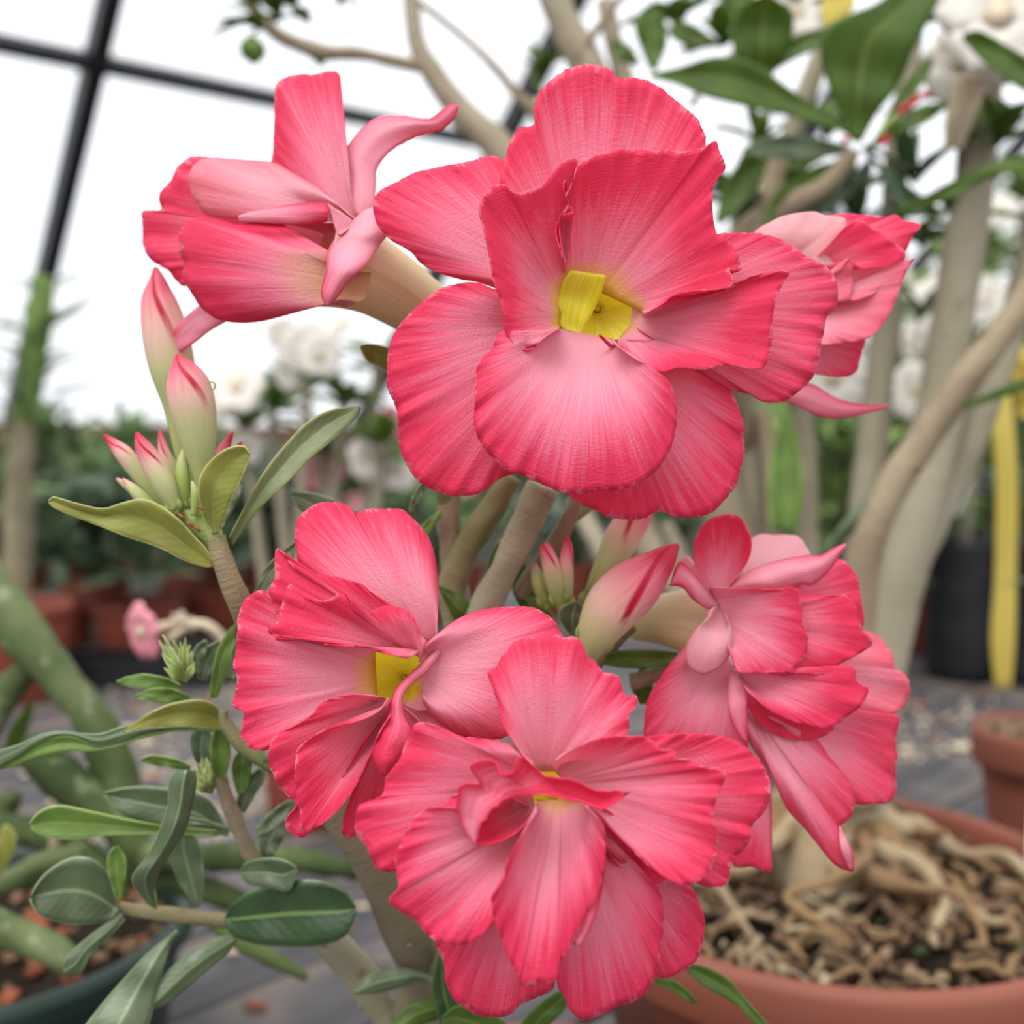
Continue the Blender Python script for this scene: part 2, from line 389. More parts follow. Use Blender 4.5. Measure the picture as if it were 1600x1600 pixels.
def blossom(parent, c, ax, r, m, name='flower', npet=5, tubel=1.2, tm='cream', **props):
    """five-lobed trumpet: ruffled petals round a tube, one mesh"""
    V = []; fs = []; UVs = []
    ax = ax.normalized(); s = ax.cross(Vector((.3, .2, .9))).normalized(); b = ax.cross(s)
    for i in range(npet):
        a = 2 * math.pi * i / npet + U(-.15, .15); dr = s * math.cos(a) + b * math.sin(a); sd_ = ax.cross(dr)
        b0 = len(V); nn = 7
        for j in range(nn):
            v = j / (nn - 1); wd = r * .42 * (.28 + .95 * math.sin(math.pi * min(1, v * .85 + .02)))
            if j == nn - 1: wd *= .55
            p = c + dr * r * (.15 + .85 * v) + ax * r * (.25 * v - .35 * v * v + U(-.03, .03))
            for k in range(-2, 3): V.append(p + sd_ * wd * k / 2 + ax * r * .10 * (k % 2) * v); UVs.append((k / 4 + .5, v))
        for j in range(nn - 1):
            for k in range(4):
                q = b0 + j * 5 + k; fs.append((q, q + 1, q + 6, q + 5))
    tv, tf, tu = wtube(None, [(c + ax * r * .1, r * .24), (c - ax * r * .5, r * .2), (c - ax * r * tubel, r * .08)], '', tm, seg=8, mesh_only=True)
    o = link(name, V, fs, M[m], parent, UVs, **props); solid(o, r * .02)
    link('flower_tube', tv, tf, M[tm], o, tu)
    return o

# ------------------------------------------------------------------ the greenhouse shell
Pn0 = P(150, 90, 3.0)
D2 = ray(3050, 690); D2.z = 0; D2.normalize()
D1 = ray(-436, 2624).normalized()
RN = D1.cross(D2).normalized()
def roofpt(px, py): r = ray(px, py); return CAM + r * ((Pn0 - CAM).dot(RN) / r.dot(RN))
def box_between(a, b, wv, hv, name, m, parent=None, **props):
    V = []
    for p in (a, b):
        for i, j in ((-1, -1), (1, -1), (1, 1), (-1, 1)): V.append(p + wv * i + hv * j)
    fs = [(3, 2, 1, 0), (4, 5, 6, 7)] + [(i, (i + 1) % 4, (i + 1) % 4 + 4, i + 4) for i in range(4)]
    return link(name, V, fs, M[m], parent, None, False, **props)
def coords(p):  # along D1, D2 from Pn0
    q = p - Pn0; return q.dot(D1), q.dot(D2)
te = coords(roofpt(35, 662))[0]; EAVE = Pn0 + D1 * te
s2 = coords(roofpt(712, 370))[1] - 0
top = -3.2
k_ = 0
for i in range(-1, 6):
    s = s2 * i
    a = Pn0 + D2 * s + D1 * top; b = Pn0 + D2 * s + D1 * te
    k_ += 1
    box_between(a, b, D2 * .026, RN * .035, 'trim_%d' % k_, 'steel', kind='structure')
for t in (0, -1.9):
    k_ += 1
    box_between(Pn0 + D1 * t - D2 * 3 + RN * .03, Pn0 + D1 * t + D2 * s2 * 5 + RN * .03, D1 * .021, RN * .02, 'trim_%d' % k_, 'steel', kind='structure')
# glazing sheets, one pane per bay
ceil = bpy.data.objects.new('ceiling', None); sc.collection.objects.link(ceil); ceil['kind'] = 'structure'
for i in range(-1, 5):
    for (t0, t1) in ((top, -1.9), (-1.9, 0), (0, te)):
        a = Pn0 + D2 * (s2 * i + .03) + D1 * (t0 + .02) - RN * .045; b = Pn0 + D2 * (s2 * (i + 1) - .03) + D1 * (t0 + .02) - RN * .045
        c = b + D1 * (t1 - t0 - .04); d = a + D1 * (t1 - t0 - .04)
        o = link('pane', [a, b, c, d], [(0, 1, 2, 3)], M['glaze'], ceil, None, False); 
ez = EAVE.z
nW = Vector((-D2.y, D2.x, 0))
a = EAVE - D2 * 4; b = EAVE + D2 * s2 * 5
k_ += 1; box_between(a - Vector((0, 0, .055)), b - Vector((0, 0, .055)), nW * .03, Vector((0, 0, .055)), 'trim_%d' % k_, 'beam', kind='structure')
box_between(Vector((a.x, a.y, (ez - .11) / 2)), Vector((b.x, b.y, (ez - .11) / 2)), nW * .05, Vector((0, 0, (ez - .11) / 2)), 'wall_back', 'wall', kind='structure')
link('floor', [Vector((-9, -3, 0)), Vector((12, -3, 0)), Vector((12, 14, 0)), Vector((-9, 14, 0))], [(0, 1, 2, 3)], M['floor'], None, None, False, kind='structure')

# ------------------------------------------------------------------ bench of weathered planks
bench = thing('greenhouse_bench', Vector((.3, 1.2, 0)), 'long grey weathered plank bench that all the potted plants stand on', 'bench')
BD = ray(2450, 690); BD.z = 0; BD.normalize(); BN = Vector((-BD.y, BD.x, 0))
c0 = Vector((0, .9, 0))
bm_w = .098
for i in range(-16, 16):
    off = i * .104
    cc = c0 + BN * off; l0 = -1.5 + .1 * math.sin(i * 3); l1 = 2.4 + .08 * math.cos(i * 2)
    # plank local mesh along +X so the grain follows it
    V = []
    for x in (l0, l1):
        for (yy, zz) in ((-.049, -.02), (.049, -.02), (.049, -.0025), (.0465, 0), (-.0465, 0), (-.049, -.0025)): V.append(Vector((x, yy, zz)))
    fs = [(0, 1, 2, 3, 4, 5), tuple(range(11, 5, -1))] + [(j, j + 6, (j + 1) % 6 + 6, (j + 1) % 6) for j in range(6)]
    me = bpy.data.meshes.new('plank'); me.from_pydata([tuple(v) for v in V], [], fs); me.materials.append(M['plank'])
    o = bpy.data.objects.new('plank', me); sc.collection.objects.link(o); o.parent = bench
    o.location = cc + Vector((0, 0, BZ + .0015 * math.sin(i * 5))) - ORG[bench.name]; o.rotation_euler = (0, 0, math.atan2(BD.y, BD.x))
for x_ in (-1.2, .5, 2.1):
    p0 = c0 + BD * x_
    box_between(p0 - BN * 1.6 + Vector((0, 0, BZ - .05)), p0 + BN * 1.5 + Vector((0, 0, BZ - .05)), BD * .025, Vector((0, 0, .03)), 'crossbeam', 'steel', bench)
    for y_ in (-1.5, 0, 1.4):
        q = p0 + BN * y_; box_between(Vector((q.x, q.y, 0)), Vector((q.x, q.y, BZ - .08)), BD * .025, BN * .025, 'leg', 'steel', bench)

# ------------------------------------------------------------------ the desert rose in front
MP = G(850, 1742, BZ + .095)      # pot centre at rim height
plant = thing('desert_rose', Vector((MP.x, MP.y, BZ)), 'desert rose in the foreground with big ruffled double pink flowers', 'potted plant')
mr_ = .082
potA = lathe(plant, MP, pot_profile(mr_, .095, BZ, .022, .74, .006), 'pot', 'terra')
disc(potA, MP, mr_ - .014, BZ + .080, 'soil', 'soil', .002)
dz = BZ + .082
def br(pts, m='bark', **k): return tube(plant, pts, 'branch', m, knob=k.pop('knob', .22), **k)
# trunk and main branches
tb = Vector((MP.x - .036, MP.y - .012, dz - .012))
wtube(plant, [(tb, .024), (tb + Vector((0, 0, .02)), .020), (P(665, 1640, .40), .0125), (P(664, 1520, .385), .0088), (P(632, 1440, .37), .0085), (P(585, 1350, .355), .0072), (P(530, 1270, .345), .0062), (P(480, 1200, .34), .0052), (P(415, 1170, .335), .004)], 'trunk', 'trunk', seg=18, knob=.22)
br([(690, 1640, .40, 40), (610, 1590, .395, 27), (560, 1520, .39, 26), (505, 1462, .385, 24), (455, 1425, .38, 17), (380, 1438, .375, 10)], 'bark')
br([(338, 838, .312, 14), (350, 880, .313, 17), (372, 935, .316, 19), (395, 990, .325, 19), (420, 1060, .333, 18), (450, 1130, .338, 18), (505, 1215, .342, 22)], 'barkg', seg=16)
br([(349, 1110, .334, 7), (352, 1130, .334, 9), (380, 1165, .335, 13), (420, 1190, .336, 14), (470, 1215, .34, 14)], 'barkg')
br([(342, 1205, .35, 9), (352, 1240, .35, 11), (372, 1290, .352, 12), (395, 1340, .356, 12), (450, 1395, .365, 10), (520, 1440, .378, 9)], 'barkb')
br([(186, 1418, .36, 9), (235, 1426, .362, 11), (290, 1432, .365, 12), (350, 1438, .37, 11), (420, 1445, .375, 11), (500, 1465, .385, 12)], 'barkg')
br([(848, 760, .335, 25), (815, 835, .338, 24), (780, 905, .341, 24), (740, 990, .345, 24), (700, 1120, .355, 24), (670, 1300, .37, 26), (660, 1450, .382, 28)], 'bark', seg=18)
br([(800, 745, .345, 16), (765, 800, .347, 21), (728, 860, .35, 23), (706, 920, .352, 22), (716, 990, .353, 20)], 'barkg', seg=16)
br([(700, 765, .352, 19), (702, 830, .353, 19), (710, 900, .354, 19), (730, 1000, .354, 19)], 'barkb', seg=14)
br([(620, 530, .335, 9), (640, 620, .34, 12), (680, 720, .347, 14), (700, 790, .352, 15)], 'barkg')
br([(985, 975, .335, 13), (950, 1010, .338, 16), (900, 1060, .345, 18), (830, 1150, .353, 20), (740, 1290, .367, 22), (680, 1400, .378, 24)], 'barkg')
br([(985, 1065, .34, 14), (1010, 1060, .34, 12), (1050, 1045, .338, 8)], 'rootp', knob=.1)
br([(905, 770, .34, 10), (890, 810, .342, 13), (860, 860, .346, 14), (810, 930, .35, 14)], 'barkb')
br([(1012, 722, .37, 11), (950, 765, .355, 12), (892, 808, .342, 13)], 'barkg')
br([(702, 1238, .352, 13), (690, 1300, .362, 15), (668, 1400, .376, 17)], 'barkg')
br([(698, 1474, .361, 13), (685, 1520, .375, 15), (672, 1560, .384, 16)], 'barkg')
# old leaf scars
for (x, y, d, r) in ((640, 1478, .362, 5), (562, 1576, .374, 5), (506, 1478, .367, 5)):
    tube(plant, [(x - r, y, d, r * .3), (x, y - 1, d - .001, r * .6), (x + r, y + 1, d, r * .3)], 'leaf_scar', 'barkb', seg=8)

def flower(pts, label, m='tube', seg=24):
    """the corolla tube (mesh of the flower part); petals go under it"""
    o = tube(plant, pts, 'flower', m, seg=seg, caps=False, label=label); solid(o, .0004); return o
def throat(fl, c, rx, ry, d0, d1, back=(0, 0), seg=40):
    """open yellow funnel going back into the flower"""
    V = []; UVs = []; n = 9
    for s in range(seg):
        a = 2 * math.pi * s / seg
        for i in range(n):
            v = i / (n - 1); k = 1 - .92 * v ** 1.1; rip = 1 + .05 * math.cos(a * 5)
            V.append(P(c[0] + back[0] * v + rx * k * rip * math.cos(a), c[1] + back[1] * v + ry * k * rip * math.sin(a), d0 + (d1 - d0) * v)); UVs.append((s / seg * 3, v))
    V.append(P(c[0] + back[0], c[1] + back[1], d1 + .001)); UVs.append((0, 1))
    fs = grid_faces(seg, n, True) + [((s + 1) % seg * n + n - 1, s * n + n - 1, len(V) - 1) for s in range(seg)]
    return link('throat', V, fs, M['throat'], fl, UVs, label='yellow funnel at the heart of the flower')

# flower 1: large, top
f1 = flower([(790, 700, .352, 14), (830, 640, .345, 22), (880, 560, .335, 40), (915, 510, .322, 62), (930, 490, .312, 78)], 'large open pink flower at the top, yellow throat')
throat(f1, (936, 480), 84, 68, .3025, .3125, (-4, 4))
petal(f1, ((890, 440), (960, 440)), [(800, 360), (782, 284), (788, 252), (796, 224), (812, 200), (834, 194), (836, 160), (852, 132), (880, 112), (912, 101), (936, 104), (956, 110), (962, 120), (992, 122), (1024, 132), (1052, 152), (1076, 172), (1096, 196), (1103, 228), (1098, 290), (1060, 380)], .308, .302, .001, .004, 1.4, 1.6, -.06)
petal(f1, ((870, 440), (870, 450)), [(810, 290), (786, 250), (756, 245), (736, 252), (692, 260), (656, 268), (624, 282), (594, 298), (584, 312), (585, 340), (596, 360), (612, 376), (640, 392), (664, 416), (692, 428), (720, 436), (744, 440), (775, 450), (820, 470)], .304, .302, .004, -.006, 1.4, 1.2, -.02)
petal(f1, ((872, 500), (885, 520)), [(800, 455), (772, 452), (744, 442), (712, 444), (680, 456), (652, 480), (624, 508), (608, 540), (605, 580), (606, 608), (618, 632), (622, 660), (625, 700), (640, 735), (665, 760), (700, 774), (735, 774), (760, 765), (785, 745), (808, 736), (850, 690), (870, 610)], .303, .297, .007, .003, 1.4, 1.2, .03)
petal(f1, ((920, 530), (950, 530)), [(850, 700), (890, 775), (925, 795), (960, 810), (1000, 812), (1030, 800), (1060, 808), (1100, 805), (1125, 790), (1148, 760), (1160, 725), (1163, 690), (1158, 650), (1140, 610), (1100, 570), (1050, 530)], .304, .300, .006, .002, 1.2, 1.2, .02)
petal(f1, ((990, 470), (985, 505)), [(1080, 390), (1119, 367), (1162, 364), (1200, 367), (1234, 381), (1253, 397), (1278, 409), (1300, 425), (1310, 453), (1306, 478), (1291, 497), (1287, 519), (1281, 550), (1270, 590), (1250, 609), (1225, 627), (1194, 628), (1172, 616), (1147, 611), (1131, 606), (1090, 570), (1040, 540)], .304, .300, .005, .004, 1.6, 1.2, -.04)
# inner whorl
petal(f1, ((880, 430), (1004, 488)), [(880, 405), (868, 360), (876, 336), (888, 318), (880, 288), (900, 262), (920, 248), (952, 238), (980, 232), (1012, 236), (1040, 234), (1072, 236), (1100, 230), (1118, 220), (1124, 236), (1134, 260), (1124, 276), (1114, 296), (1114, 336), (1120, 364), (1136, 376), (1152, 396), (1158, 422), (1148, 422), (1140, 420), (1146, 436), (1140, 448), (1120, 452), (1092, 454), (1056, 460), (1036, 474), (1010, 489)], .3015, .287, .001, .003, 1.4, .8, .24, yel=.17, folds=.0006)
petal(f1, ((884, 428), (874, 512)), [(884, 412), (876, 380), (874, 350), (876, 335), (893, 332), (895, 324), (886, 318), (882, 308), (892, 290), (902, 256), (898, 245), (880, 252), (856, 280), (836, 294), (804, 300), (788, 288), (772, 290), (754, 310), (748, 328), (756, 360), (764, 400), (772, 440), (784, 480), (788, 516), (798, 532), (808, 546), (832, 546), (850, 528), (872, 514)], .3010, .282, .002, -.003, 1.2, .8, .16, yel=.18)
petal(f1, ((1002, 486), (968, 528)), [(1008, 492), (1040, 475), (1056, 461), (1092, 455), (1140, 450), (1180, 430), (1232, 424), (1222, 445), (1212, 470), (1207, 500), (1206, 540), (1195, 572), (1175, 576), (1130, 570), (1100, 577), (1060, 575), (1030, 582), (1000, 570), (980, 550), (966, 535)], .3015, .286, .003, -.002, 1.4, .8, .2, yel=.08)
petal(f1, ((876, 514), (958, 530)), [(868, 517), (845, 528), (820, 546), (798, 540), (784, 518), (775, 530), (770, 545), (755, 560), (742, 585), (743, 620), (740, 650), (745, 680), (760, 705), (775, 720), (790, 735), (820, 745), (850, 758), (880, 770), (915, 770), (940, 766), (970, 765), (1000, 755), (1025, 735), (1040, 715), (1052, 690), (1057, 650), (1052, 610), (1040, 590), (1020, 580), (1000, 568), (975, 550), (958, 537)], .3005, .283, .008, -.004, 1.2, 1.2, .02, yel=.02)
strip(f1, [(888, 520), (870, 500), (872, 470), (880, 440), (892, 422)], [(905, 524), (920, 500), (932, 475), (942, 450), (946, 430)], (.3015, .300, .296), crease=1.5, name='petaloid', m='throat', thick=.0003, n=20, label='small yellow inner petal')
strip(f1, [(955, 545), (945, 535), (935, 524)], [(975, 548), (955, 538), (939, 522)], (.296, .294, .292), name='petal_frill', m='petal', hot=.5, thick=.0003, n=12, across=5)

# flower 2: side-on, top left
f2 = flower([(740, 560, .352, 26), (690, 500, .345, 38), (640, 468, .336, 50), (590, 436, .328, 58), (545, 415, .322, 68), (505, 402, .319, 78)], 'pink flower seen from the side at upper left, tan tube')
petal(f2, (555, 380), [(380, 262), (345, 250), (323, 246), (297, 246), (278, 262), (268, 281), (249, 304), (252, 327), (232, 329), (221, 332), (223, 356), (223, 382), (232, 402), (249, 415), (265, 424), (284, 446), (320, 440)], .335, .332, .004, 0, 1.6, 1.2, .02)
strip(f2, [(320, 470), (290, 495), (270, 517), (257, 545), (256, 556)], [(362, 498), (330, 516), (307, 533), (278, 553), (259, 558)], (.325, .326, .328), ruf=.8, name='petal', m='petal', hot=-.02, pale=.0, n=24, thick=.0003)
petal(f2, ((545, 350), (560, 342)), [(420, 300), (424, 254), (427, 233), (429, 194), (431, 135), (447, 122), (470, 116), (492, 117), (512, 112), (530, 116), (530, 145), (527, 165), (520, 187), (522, 217), (528, 236), (538, 256), (544, 282), (554, 308), (562, 338)], .326, .330, .004, -.004, 1.4, .8, .0)
strip(f2, [(556, 336), (541, 275), (534, 246), (551, 217), (577, 191), (603, 181), (632, 181), (668, 186), (688, 174), (704, 161), (713, 162)], [(570, 338), (583, 324), (587, 298), (590, 262), (610, 236), (632, 223), (665, 210), (688, 204), (701, 194), (712, 182), (716, 166)], (.325, .327, .328, .326), crease=-2, ruf=1, name='petal', m='petal', hot=-.08, jag=1.5, thick=.0003, n=44)
petal(f2, ((550, 350), (565, 348)), [(440, 345), (369, 334), (343, 340), (320, 333), (301, 308), (297, 288), (295, 272), (310, 252), (330, 247), (382, 250), (427, 255), (460, 272), (492, 291), (525, 320), (556, 345)], .322, .322, .010, .0, .8, .7, -.12, pale=.35)
petal(f2, ((520, 352), (532, 425)), [(380, 345), (440, 343), (512, 340), (528, 362), (518, 420), (509, 445)], .319, .318, 0, 0, .4, .3, .0, yel=0)
petal(f2, ((580, 425), (572, 466)), [(512, 420), (470, 384), (440, 350), (401, 348), (362, 350), (349, 345), (317, 340), (294, 346), (281, 366), (280, 392), (288, 411), (286, 434), (301, 460), (317, 483), (343, 499), (375, 504), (411, 501), (434, 493), (457, 480), (483, 475), (506, 474), (528, 476), (542, 480)], .3095, .317, .009, .0, .6, .5, .10, tan=.52)
strip(f2, [(372, 338), (395, 331), (453, 320), (500, 317), (514, 319)], [(374, 345), (401, 347), (440, 350), (480, 351), (512, 346)], (.308, .306, .307), ruf=.8, name='petal_fold', m='petal', hot=.05, n=20, thick=.0003, bow=2)
petal(f2, (556, 348), [(512, 318), (518, 335), (528, 366), (540, 360)], .3125, .306, .001, 0, .4, .3, -.15)
strip(f2, [(566, 330), (545, 352), (523, 374), (512, 395), (509, 424), (502, 458), (508, 478)], [(590, 322), (612, 356), (596, 379), (574, 411), (544, 441), (525, 467), (510, 479)], (.313, .3075, .299, .298), bow=3, ruf=.8, name='petal', m='petal', hot=-.12, thick=.0003)

# flower 3: middle left
f3 = flower([(700, 1240, .35, 14), (680, 1180, .34, 22), (650, 1110, .325, 42), (625, 1070, .312, 58), (615, 1058, .302, 66)], 'pink flower at middle left, its upper petals folded')
throat(f3, (622, 1056), 62, 58, .2935, .3035, (10, 2))
petal(f3, ((655, 1005), (685, 1010)), [(560, 930), (490, 902), (469, 882), (462, 858), (462, 826), (469, 805), (494, 788), (515, 784), (540, 788), (557, 802), (578, 795), (606, 795), (630, 798), (651, 816), (669, 840), (679, 868), (683, 900), (685, 924), (680, 956), (680, 992)], .293, .298, .006, .003, 1.4, 1.2, .0)
petal(f3, ((655, 1020), (660, 1075)), [(672, 1001), (707, 973), (742, 956), (784, 949), (830, 949), (858, 963), (872, 980), (880, 1010), (860, 1060), (810, 1140), (760, 1156), (718, 1147), (683, 1126), (662, 1100)], .292, .287, .006, -.003, 1.2, 1.0, -.05, yel=.07)
petal(f3, ((645, 1085), (630, 1100)), [(690, 1060), (740, 1110), (760, 1180), (700, 1210), (650, 1170), (628, 1120)], .294, .292, 0, 0, .8, .8, .12)
petal(f3, ((586, 1020), (590, 1092)), [(590, 1012), (536, 1008), (473, 1001), (440, 985), (430, 955), (410, 922), (382, 938), (371, 963), (371, 990), (368, 1012), (364, 1040), (371, 1064), (364, 1092), (364, 1106), (380, 1113), (375, 1138), (378, 1155), (392, 1170), (417, 1171), (435, 1158), (473, 1136), (508, 1102), (550, 1092), (590, 1096)], .2935, .284, .003, -.005, 1.6, 1.2, .0, folds=.0006, yel=.16)
petal(f3, (662, 1012), [(431, 1000), (431, 956), (420, 924), (429, 900), (430, 862), (436, 858), (452, 879), (466, 893), (508, 899), (536, 903), (567, 915), (602, 940), (644, 964), (657, 986)], .291, .284, .003, 0, 2.2, 1.4, .2)
petal(f3, ((666, 1012), (655, 1034)), [(637, 1029), (599, 1021), (564, 1010), (515, 1008), (480, 1001), (420, 989), (434, 970), (441, 942), (452, 912), (459, 924), (490, 938), (511, 938), (532, 928), (546, 935), (550, 952), (567, 963), (585, 952), (606, 945), (630, 952), (648, 966), (655, 988), (667, 1003)], .2895, .276, .005, .0, 2.2, 1.4, .14, yel=0)
petal(f3, ((600, 1090), (612, 1100)), [(592, 1088), (550, 1085), (508, 1096), (480, 1122), (431, 1150), (420, 1173), (420, 1194), (434, 1225), (448, 1243), (462, 1258), (448, 1278), (447, 1295), (459, 1305), (480, 1304), (520, 1240), (560, 1170)], .293, .282, .004, .002, 1.4, 1.2, .12)
petal(f3, ((612, 1095), (620, 1104)), [(606, 1092), (590, 1112), (564, 1125), (543, 1131), (515, 1138), (487, 1152), (466, 1170), (461, 1194), (462, 1222), (464, 1250), (469, 1268), (468, 1290), (473, 1304), (490, 1296), (515, 1278), (536, 1257), (553, 1232), (567, 1204), (581, 1173), (590, 1150), (608, 1120)], .2915, .275, .003, .004, 1.6, 1.2, .1)
petal(f3, (625, 1100), [(596, 1140), (575, 1185), (550, 1240), (536, 1278), (534, 1302), (543, 1310), (552, 1306), (580, 1280), (640, 1240), (680, 1180), (650, 1120)], .293, .284, .002, 0, .9, .7, .10)
strip(f3, [(682, 1014), (662, 1033), (637, 1057), (618, 1078), (606, 1112), (592, 1145), (582, 1173), (585, 1194), (599, 1211)], [(690, 1019), (669, 1047), (643, 1069), (631, 1084), (630, 1106), (637, 1127), (645, 1140), (637, 1170), (604, 1212)], (.288, .281, .276, .273, .272), bow=2.5, ruf=1.2, name='petal', m='petal', hot=.28, thick=.0003, n=44, jag=1)
petal(f3, ((650, 1060), (640, 1090)), [(640, 1060), (664, 1050), (690, 1100), (655, 1110), (634, 1102)], .2925, .290, 0, 0, .4, .4, -.2, yel=.25)

# flower 4: bottom centre
f4 = flower([(700, 1470, .36, 14), (740, 1420, .345, 24), (810, 1320, .315, 40), (855, 1265, .292, 52), (862, 1245, .278, 58)], 'largest pink flower at bottom centre with frilled petals')
throat(f4, (864, 1246), 56, 50, .2675, .277, (0, 6))
petal(f4, ((835, 1205), (870, 1205)), [(833, 1192), (812, 1171), (795, 1150), (782, 1124), (774, 1086), (765, 1061), (763, 1048), (774, 1044), (786, 1022), (803, 1003), (833, 995), (863, 993), (880, 997), (897, 995), (910, 1006), (918, 1027), (929, 1033), (944, 1050), (965, 1056), (973, 1078), (982, 1088), (995, 1086), (995, 1103), (984, 1116), (982, 1141), (969, 1150), (920, 1168), (880, 1190)], .2668, .262, .005, .004, 1.6, 1.4, .0, yel=.07)
petal(f4, ((1000, 1330), (960, 1360)), [(1010, 1372), (1075, 1384), (1092, 1409), (1101, 1439), (1099, 1469), (1088, 1498), (1071, 1515), (1046, 1526), (1024, 1528), (990, 1500)], .273, .271, .003, 0, 1.2, 1.1, .05)
petal(f4, ((930, 1230), (940, 1260)), [(980, 1165), (1012, 1152), (1050, 1147), (1092, 1147), (1135, 1152), (1165, 1167), (1186, 1188), (1201, 1214), (1204, 1239), (1194, 1269), (1177, 1286), (1173, 1307), (1165, 1324), (1143, 1345), (1141, 1371), (1131, 1384), (1101, 1384), (1070, 1370), (1000, 1330)], .270, .262, .004, .003, 1.6, 1.3, .02)
petal(f4, ((820, 1290), (850, 1300)), [(700, 1420), (680, 1473), (693, 1503), (697, 1537), (710, 1562), (735, 1581), (765, 1590), (795, 1586), (812, 1571), (837, 1558), (859, 1549), (868, 1530), (880, 1440)], .270, .266, .006, .003, 1.4, 1.3, .0)
petal(f4, ((880, 1280), (920, 1270)), [(865, 1440), (869, 1530), (880, 1554), (888, 1575), (905, 1592), (922, 1592), (952, 1579), (961, 1573), (982, 1569), (1007, 1554), (1024, 1524), (1033, 1481), (1037, 1439), (1033, 1401), (1020, 1377), (978, 1356), (950, 1330)], .269, .262, .006, .003, 1.2, 1.2, .02)
petal(f4, ((912, 1258), (925, 1300)), [(925, 1250), (960, 1275), (1000, 1320), (1046, 1370), (1020, 1380), (985, 1362), (952, 1345), (935, 1320)], .2675, .259, 0, 0, .8, .7, .35)
petal(f4, ((832, 1205), (826, 1240)), [(826, 1192), (795, 1163), (752, 1154), (718, 1150), (689, 1137), (659, 1129), (642, 1141), (625, 1184), (604, 1214), (595, 1243), (561, 1260), (555, 1286), (559, 1307), (574, 1324), (582, 1345), (591, 1358), (616, 1360), (660, 1330), (710, 1290), (760, 1260)], .2672, .257, .005, -.002, 1.6, 1.4, .03, folds=.0006)
petal(f4, ((832, 1262), (830, 1290)), [(800, 1246), (760, 1228), (715, 1240), (689, 1260), (663, 1265), (642, 1286), (625, 1320), (616, 1345), (621, 1362), (621, 1388), (608, 1405), (612, 1413), (633, 1428), (650, 1439), (663, 1456), (680, 1469), (701, 1476), (727, 1475), (748, 1462), (768, 1445), (785, 1405), (800, 1365), (820, 1320)], .2672, .252, .004, -.002, 1.7, 1.4, .0, folds=.0008)
petal(f4, ((832, 1242), (835, 1262)), [(818, 1240), (782, 1250), (755, 1270), (737, 1300), (744, 1320), (778, 1316), (808, 1300), (829, 1277)], .2660, .252, 0, 0, .8, .6, .22)
petal(f4, ((868, 1205), (912, 1256)), [(868, 1188), (880, 1178), (910, 1163), (944, 1152), (973, 1150), (1003, 1150), (1020, 1158), (1033, 1171), (1056, 1173), (1056, 1184), (1080, 1188), (1105, 1201), (1114, 1199), (1131, 1205), (1133, 1218), (1122, 1239), (1118, 1260), (1114, 1277), (1122, 1299), (1120, 1328), (1114, 1350), (1101, 1371), (1075, 1382), (1046, 1375), (1016, 1355), (986, 1325), (961, 1300), (942, 1277), (922, 1262)], .2660, .250, .003, -.001, 1.8, 1.4, .03, folds=.0010)
strip(f4, [(744, 1320), (727, 1299), (716, 1269), (716, 1235), (727, 1226), (748, 1222), (735, 1197), (769, 1188), (784, 1210), (803, 1201), (812, 1180), (833, 1197), (850, 1212), (880, 1216), (905, 1222), (931, 1235), (984, 1237)], [(744, 1320), (748, 1299), (761, 1277), (782, 1256), (812, 1244), (846, 1241), (880, 1248), (914, 1254), (944, 1264), (984, 1238)], (.251, .249, .246, .247, .249), bow=-3, ruf=2.2, name='petal', m='petal', hot=.42, thick=.0003, n=90, across=12, jag=3.6)
petal(f4, ((838, 1250), (908, 1252)), [(838, 1268), (812, 1311), (791, 1350), (786, 1378), (769, 1401), (770, 1422), (775, 1447), (784, 1469), (791, 1490), (799, 1507), (812, 1528), (812, 1541), (837, 1537), (867, 1532), (874, 1507), (884, 1490), (901, 1456), (918, 1426), (935, 1396), (942, 1362), (946, 1320), (942, 1290), (918, 1262)], .2660, .247, .006, .005, 1.6, 1.3, .06, yel=.10, folds=.0006)
strip(f4, [(905, 1480), (925, 1445), (940, 1400), (946, 1350), (944, 1290)], [(895, 1476), (912, 1440), (924, 1400), (934, 1350), (940, 1290)], (.2465, .2460, .2475, .255), name='petal_fold', m='petal', hot=.5, n=26, thick=.0003, across=5)

# flower 5: right
f5 = flower([(972, 968, .352, 20), (1000, 972, .350, 28), (1040, 968, .345, 40), (1085, 972, .338, 50), (1115, 985, .337, 50), (1130, 992, .337, 46)], 'pink flower at right facing away, cream tube showing')
petal(f5, ((1150, 930), (1165, 930)), [(1155, 900), (1174, 842), (1215, 836), (1245, 838), (1260, 855), (1266, 872), (1240, 900)], .336, .345, .003, 0, .8, .7, -.5, pale=.6)
petal(f5, (1130, 935), [(1066, 900), (1060, 882), (1072, 868), (1084, 880), (1096, 905)], .336, .340, .001, 0, .5, .5, -.4, pale=.6)
petal(f5, ((1200, 1020), (1200, 1050)), [(1330, 985), (1354, 986), (1380, 1001), (1395, 1024), (1397, 1042), (1417, 1057), (1423, 1080), (1410, 1106), (1380, 1123), (1335, 1125), (1280, 1110)], .332, .334, .004, 0, 1.4, 1.2, -.1, pale=.2)
petal(f5, ((1190, 1080), (1195, 1110)), [(1286, 1120), (1327, 1118), (1399, 1117), (1404, 1132), (1399, 1151), (1402, 1185), (1399, 1204), (1401, 1237), (1391, 1254), (1365, 1256), (1339, 1256), (1320, 1235), (1280, 1190)], .332, .330, .004, 0, 1.2, 1.2, .02, pale=.05)
petal(f5, ((1200, 1150), (1190, 1180)), [(1204, 1200), (1206, 1342), (1200, 1363), (1174, 1354), (1144, 1350), (1150, 1280)], .334, .334, .002, 0, .8, 1, .05)
